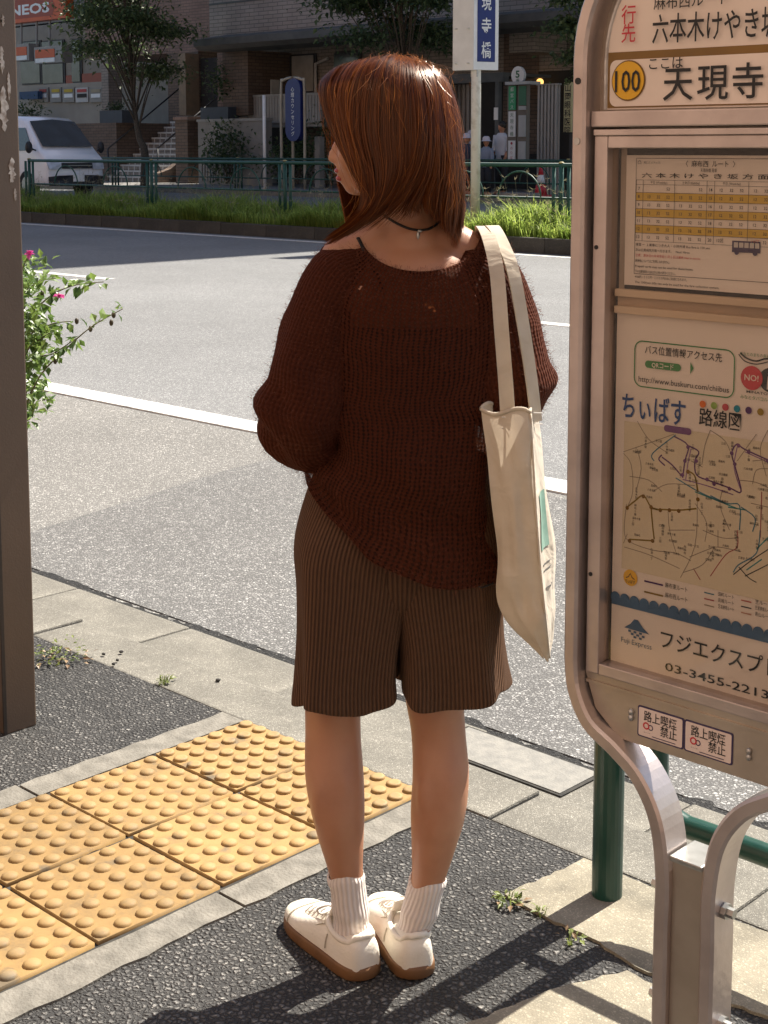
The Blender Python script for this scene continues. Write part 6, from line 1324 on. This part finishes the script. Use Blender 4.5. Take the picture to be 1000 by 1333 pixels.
st = MB(); suv = []
camdir = np.array([0, -1, 0.15])
def strand(t, depth, w_, jit, colr, cut=1.0, fly=0.0, ct=None):
    P = guide(t, depth).copy()
    if ct is not None:
        k_ = (np.linspace(0, 1, npt)**1.6*.75)[:, None]; P = P*(1 - k_) + guide(ct, depth)*k_
    n = npt; m_ = max(6, int(n*cut)); P = P[:m_]
    s_ = np.linspace(0, 1, m_); ph = rs_.uniform(0, 6.28, 3); am = jit*(.2 + s_)
    P[:, 0] += am*np.sin(3*s_*rs_.uniform(.6, 1.6)*3.1 + ph[0]); P[:, 1] += am*.6*np.sin(2.5*s_*3.1 + ph[1]); P[:, 2] += am*.5*np.sin(4*s_ + ph[2])
    if fly: d = rs_.normal(0, 1, 3)*fly; P += np.outer(s_**2, d)
    out = P - np.array([cen[0], cen[1], 1.47]); T_ = np.gradient(P, axis=0); S2 = np.cross(T_, out); S2 /= np.maximum(np.linalg.norm(S2, axis=1, keepdims=True), 1e-9)
    wv = w_*np.minimum(1, (1 - s_)*4 + .15)*np.minimum(1, .35 + s_*6)
    A_ = P - S2*wv[:, None]/2; B_ = P + S2*wv[:, None]/2; base = len(st.v)
    st.v.extend(map(tuple, A_)); st.v.extend(map(tuple, B_)); st.f.extend([(base + i, base + i + 1, base + m_ + i + 1, base + m_ + i) for i in range(m_ - 1)])
    suv.extend([(colr, x) for x in s_]*2)
clump = [(float(np.clip(t + rs_.normal(0, .05), 0, ng - 1.001)), rs_.uniform(-.005, .004), rs_.normal(0, .006), rs_.uniform(0, 1)) for t in np.linspace(0, ng - 1.001, 120)]
for k in range(6200):
    ct, cd, cj, cc_ = clump[rs_.integers(len(clump))]
    t = float(np.clip(ct + rs_.normal(0, .13), 0, ng - 1.001)); dep = cd + rs_.uniform(-.002, .009)
    strand(t, dep, rs_.uniform(.0010, .0022), abs(rs_.normal(0, .0016)), float(np.clip(.30 + .32*cc_ + rs_.normal(0, .16), 0, 1)), rs_.uniform(.62, 1.0) if t < 4.6 else .74 + .26*rs_.uniform()**.7, 0.0, ct)
for k in range(60):
    strand(float(rs_.uniform(2, 9)), rs_.uniform(-.012, -.002), .0005, .010, .95, rs_.uniform(.2, .35), .018)
for k in range(260):
    strand(float(rs_.uniform(0, ng - 1.001)), rs_.uniform(-.006, .0), .0006, abs(rs_.normal(0, .006)), float(rs_.uniform(.6, 1)), rs_.uniform(.4, 1.0), .012)
sto = st.build('hair_strands', M_hair, hair, smooth=True, local=True, uv=suv); sto['kind'] = 'stuff'
# ---- loose mohair fibres on the knit
fz = MB()
def fuzz(ob, n, ln):
    me = ob.data; P = np.array([v.co[:] for v in me.vertices]); Nn = np.array([v.normal[:] for v in me.vertices])
    for i in rs_.integers(0, len(P), n):
        d = nv(Nn[i]*(1 if Nn[i] @ (P[i] - [.05, .03, P[i][2]]) > 0 else -1) + rs_.normal(0, .55, 3)); s_ = nv(np.cross(d, rs_.normal(0, 1, 3)))*.00022; l_ = ln*rs_.uniform(.4, 1.3); p = P[i] + rs_.normal(0, .003, 3)
        m1 = p + d*l_*.5; e_ = p + d*l_*.8 + rs_.normal(0, .3, 3)*l_; fz.add([p - s_, p + s_, m1 + s_, m1 - s_, e_], [(0,1,2,3), (3,2,4)])
for c_ in [o for o in wm.children if o.name.startswith(('sweater', 'sleeve'))]: fuzz(c_, 17000 if c_.name.startswith('sweater') else 12000, .0075)
fo = fz.build('knit_fuzz', pm('mohair_fibre', (0.20,0.060,0.026), (0.14,0.04,0.017), 50, 0.8), sweater, local=True); fo['kind'] = 'stuff'

# ================================================================== TOTE BAG on her shoulder
tb = thing('tote_bag', PL, 'natural canvas tote bag hanging from the shoulder of the sweater', 'tote bag', rz=AZ)
def canvas_mat():
    m, N, L, P = nt('natural_canvas')
    tc = N.new('ShaderNodeTexCoord'); nz = N.new('ShaderNodeTexNoise'); nz.inputs['Scale'].default_value = 25; nz.inputs['Detail'].default_value = 6; L.new(tc.outputs['Object'], nz.inputs['Vector'])
    r = ramp(N, [(0.3, (0.58,0.49,0.375)), (0.7, (0.66,0.57,0.45))]); L.new(nz.outputs['Fac'], r.inputs['Fac']); L.new(r.outputs['Color'], P.inputs['Base Color']); P.inputs['Roughness'].default_value = 0.85; P.inputs['Sheen Weight'].default_value = 0.2
    w1 = N.new('ShaderNodeTexNoise'); w1.inputs['Scale'].default_value = 700; L.new(tc.outputs['Object'], w1.inputs['Vector']); b_ = N.new('ShaderNodeBump'); b_.inputs['Strength'].default_value = .35; b_.inputs['Distance'].default_value = .001; w2_ = N.new('ShaderNodeTexNoise'); w2_.inputs['Scale'].default_value = 16; w2_.inputs['Detail'].default_value = 2; w2_.inputs['Distortion'].default_value = 1.5; L.new(tc.outputs['Object'], w2_.inputs['Vector']); ml_ = N.new('ShaderNodeMath'); ml_.operation = 'MULTIPLY_ADD'; ml_.inputs[1].default_value = 14.0; L.new(w2_.outputs['Fac'], ml_.inputs[0]); L.new(w1.outputs['Fac'], ml_.inputs[2]); L.new(ml_.outputs[0], b_.inputs['Height']); L.new(b_.outputs['Normal'], P.inputs['Normal'])
    t = N.new('ShaderNodeBsdfTranslucent'); L.new(r.outputs['Color'], t.inputs['Color']); mx = N.new('ShaderNodeMixShader'); mx.inputs[0].default_value = .22; L.new(P.outputs[0], mx.inputs[1]); L.new(t.outputs[0], mx.inputs[2]); L.new(mx.outputs[0], N['Material Output'].inputs['Surface']); MATS['natural_canvas'] = m; return m
M_can = canvas_mat()
# horizontal sections: near-left edge, ridge towards the viewer, outer edge, inner back edge
sec = [(1.035, (.160,-.100), (.238,-.128), (.256,-.045), (.205,.010)), (.99, (.166,-.108), (.241,-.140), (.264,-.050), (.205,.010)), (.90, (.178,-.118), (.246,-.152), (.275,-.055), (.21,.010)), (.80, (.183,-.122), (.253,-.160), (.285,-.060), (.215,.010)), (.73, (.187,-.122), (.260,-.162), (.291,-.062), (.22,.0)), (.685, (.202,-.120), (.266,-.160), (.292,-.068), (.235,-.01)), (.645, (.240,-.120), (.272,-.148), (.288,-.078), (.258,-.03)), (.620, (.266,-.122), (.275,-.130), (.280,-.098), (.268,-.07))]
def bag_ring(z, L_, Rg, O_, I_, n=12):
    pts = []
    for a, c in ((L_, Rg), (Rg, O_), (O_, I_), (I_, L_)):
        for k in range(n):
            t = k/n; bl = .012*math.sin(math.pi*t)*(1 if a is L_ or a is O_ else -.6)
            d = np.array([c[0]-a[0], c[1]-a[1]]); nn = np.array([d[1], -d[0]])/(np.linalg.norm(d) + 1e-9)
            p = np.array(a)*(1-t) + np.array(c)*t + nn*bl*.6
            pts.append((p[0], p[1], z + .006*math.sin(6*t + z*9)))
    return pts
brs = [bag_ring(*s_) for s_ in sec]
def wr_b(r, v):
    a = np.linspace(0, 2*math.pi, len(r)); c = r.mean(0); d = (r - c)*[1,1,0]; return r + d*(.035*np.sin(5*a + 11*v) + .03*np.sin(9*a - 17*v) + .03*np.sin(3*a + 25*v) + .02*np.sin(13*a + 8*v))[:, None]*min(1, v*4)
bag = cloth(brs, 'bag_body', M_can, tb, 6, wr=wr_b)
top = [np.array(p) for p in brs[0]]; MB().tube(top + [top[0]], .0035, 6, cap=False).build('top_hem', M_can, tb, smooth=True, local=True)
sm_ = MB(); sm_.tube(smooth_path([(.239,-.130,1.033), (.242,-.143,.97), (.247,-.155,.88), (.255,-.163,.78), (.264,-.163,.70), (.275,-.132,.622)], 5), .0022, 5).build('side_seam', M_can, bag, smooth=True, local=True)
def ribbon(path, wd, th, side, name):
    P = smooth_path(path, 7); rs = []
    for i, p in enumerate(P):
        t = nv(P[min(i+1, len(P)-1)] - P[max(i-1, 0)]); s_ = np.array(side[0])*(1 - i/(len(P)-1)) + np.array(side[1])*(i/(len(P)-1)); s_ = nv(s_ - t*(s_ @ t)); n_ = np.cross(t, s_)
        rs.append([p - s_*wd/2 - n_*th/2, p + s_*wd/2 - n_*th/2, p + s_*wd/2 + n_*th/2, p - s_*wd/2 + n_*th/2])
    return MB().rings(rs).build(name, M_can, tb, smooth=False, local=True)
ribbon([(.188,.10,1.13), (.178,.09,1.24), (.170,.055,1.312), (.168,.015,1.330), (.176,-.035,1.312), (.186,-.075,1.26), (.192,-.105,1.17), (.199,-.118,1.08), (.203,-.118,1.022)], .024, .0025, ((1,.2,0), (1,-.15,0)), 'strap')
ribbon([(.205,.10,1.13), (.195,.09,1.24), (.186,.055,1.312), (.184,.012,1.331), (.196,-.030,1.310), (.214,-.062,1.26), (.231,-.072,1.17), (.245,-.078,1.08), (.254,-.080,1.010)], .024, .0025, ((1,.2,0), (.8,.6,0)), 'strap')
for cx_, cy_ in ((.2025,-.1215), (.2535,-.083)):
    for dz in (0, .018): MB().tube([(cx_ - .010, cy_ - .001, 1.026 - dz), (cx_ + .010, cy_ - .001, 1.026 - dz)], .0008, 4).build('stitching', M_lace, tb, local=True)
# printed green block on the outer face
bvb = BVHTree.FromPolygons([v.co[:] for v in bag.data.vertices], [tuple(p_.vertices) for p_ in bag.data.polygons])
gp_ = MB(); rows_ = []
for i in range(9):
    z = .895 - .095*i/8; rw = []
    for j in range(5):
        y = -.118 + .045*j/4 - .004*i/8; h_ = bvb.ray_cast(Vector((1.0, y, z)), Vector((-1, 0, 0))); rw.append((h_[0].x + .0015, y, z))
    rows_.append(rw)
for zz in (.775, .765, .735):
    ln_ = [bvb.ray_cast(Vector((1.0, -.118 + .04*j/5, zz)), Vector((-1, 0, 0)))[0] for j in range(6)]
    MB().tube([(q_.x + .001, q_.y, q_.z) for q_ in ln_ if q_], .0007, 4).build('print_line', MATS['black_print'], bag, local=True)
gp_.rings(rows_, cap=False, close=False).build('green_print', pm('faded_green_print', (0.17,0.30,0.23), (0.25,0.38,0.30), 40, 0.8), bag, smooth=True, local=True)
# ================================================================== PEOPLE ACROSS THE ROAD
def far_person(px, py_top, Y, hgt, label, shirt, trousers, hat=None, hair_=None, face=-1.0, bag_=False):
    q = at(px, 200, Y); zt_ = at(px, py_top, Y)[2]; g0 = PF; H_ = hgt; k = H_/1.7
    t = thing('person', (q[0], Y, g0), label, 'person'); o = np.array([q[0], Y, g0])
    def P(x, y, z): return tuple(o + np.array([x*k, y*k, z*k]))
    m = MB(); m.ball(P(0, 0, 1.58), (.085*k, .10*k, .12*k), 14, 10); m.tube([P(0, .01, 1.35), P(0, 0, 1.52)], .05*k, 10); m.ball(P(face*.09, 0, 1.57), .02*k, 8, 6)
    m.rings(smooth_rings([ell(P(0,0,.85), .15*k, .11*k, 16), ell(P(0,0,1.05), .13*k, .10*k, 16), ell(P(0,0,1.3), .18*k, .11*k, 16), ell(P(0,0,1.42), .08*k, .07*k, 16)], 3))
    for s_ in (-1, 1):
        m.tube(smooth_path([P(s_*.17, 0, 1.38), P(s_*.21, .02, 1.12), P(s_*.19 + face*.04, -.05, .88), P(s_*.19 + face*.05, -.06, .78)], 3), [.05*k]*4 + [.04*k]*6, 8); m.tube([P(s_*.08, 0, .88), P(s_*.09, .0, .48), P(s_*.09, .01, .08)], [.085*k, .06*k, .04*k], 10); m.ball(P(s_*.09 + face*.04, -.02, .045), (.10*k, .05*k, .045*k), 8, 6)
    remeshed_world(m, t)
    mk_ = lambda mm, nm, mat: mm.build(nm, mat, t, smooth=True)
    sh = MB(); sh.rings(smooth_rings([ell(P(0,0,.82), .17*k, .13*k, 16), ell(P(0,0,1.05), .155*k, .125*k, 16), ell(P(0,0,1.3), .20*k, .13*k, 16), ell(P(0,0,1.44), .09*k, .08*k, 16)], 3))
    for s_ in (-1, 1): sh.tube(smooth_path([P(s_*.17, 0, 1.38), P(s_*.215, .02, 1.14), P(s_*.20, -.01, 1.0)], 3), .065*k, 10)
    mk_(sh, 'shirt', shirt)
    tr2 = MB()
    for s_ in (-1, 1): tr2.tube([P(s_*.075, 0, .92), P(s_*.09, 0, .48), P(s_*.09, .01, .10)], [.115*k, .085*k, .07*k], 12)
    mk_(tr2, 'trousers', trousers)
    if hair_: mk_(MB().ball(P(.015*-face, .01, 1.62), (.095*k, .11*k, .10*k), 12, 8), 'hair', hair_)
    if hat:
        mk_(MB().rings(smooth_rings([ell(P(0,0,1.60), .19*k, .19*k, 18), ell(P(0,0,1.625), .115*k, .125*k, 18), ell(P(0,0,1.70), .105*k, .115*k, 18), ell(P(0,0,1.745), .06*k, .07*k, 18), ell(P(0,0,1.75), .01*k, .01*k, 18)], 3)), 'hat', hat)
    if bag_: mk_(MB().ball(P(-.12*face*-1, .16, 1.18), (.15*k, .09*k, .2*k), 12, 8), 'backpack', M_black)
def remeshed_world(mb, t):
    o = np.array(t.location); m2 = MB(); m2.v = [tuple(np.array(p) - o) for p in mb.v]; m2.f = mb.f; return remeshed(m2, 'body', M_skin, t, .016, 2)
M_shw = pm('white_shirt', (0.55,0.57,0.62), None, 4, 0.8); M_trd = pm('dark_trousers', (0.02,0.021,0.025), None, 4, 0.8); M_hat = pm('pale_sun_hat', (0.62,0.60,0.66), None, 4, 0.8); M_shn = pm('navy_top', (0.03,0.04,0.07), None, 4, 0.8); M_shb = pm('pale_blue_shirt', (0.22,0.27,0.36), None, 4, 0.8); M_hrd = pm('dark_hair', (0.02,0.015,0.012), None, 10, 0.5)
far_person(653, 165, 27.3, 1.72, 'person in a white shirt and dark trousers waiting by the far bus stop', M_shw, M_trd, None, M_hrd, -1)
far_person(608, 182, 27.0, 1.42, 'person in a navy top and pale sun hat with a dark backpack', M_shn, M_trd, M_hat, None, 1, True)
far_person(633, 187, 26.9, 1.34, 'person in a pale blue shirt and pale sun hat, beside the sign pole', M_shb, M_trd, M_hat, None, 1)
far_person(614, 178, 28.0, 1.50, 'person in a pale sun hat standing behind the one with the backpack', M_shb, M_trd, M_hat, None, -1)
bpy.data.objects.remove(_tc)
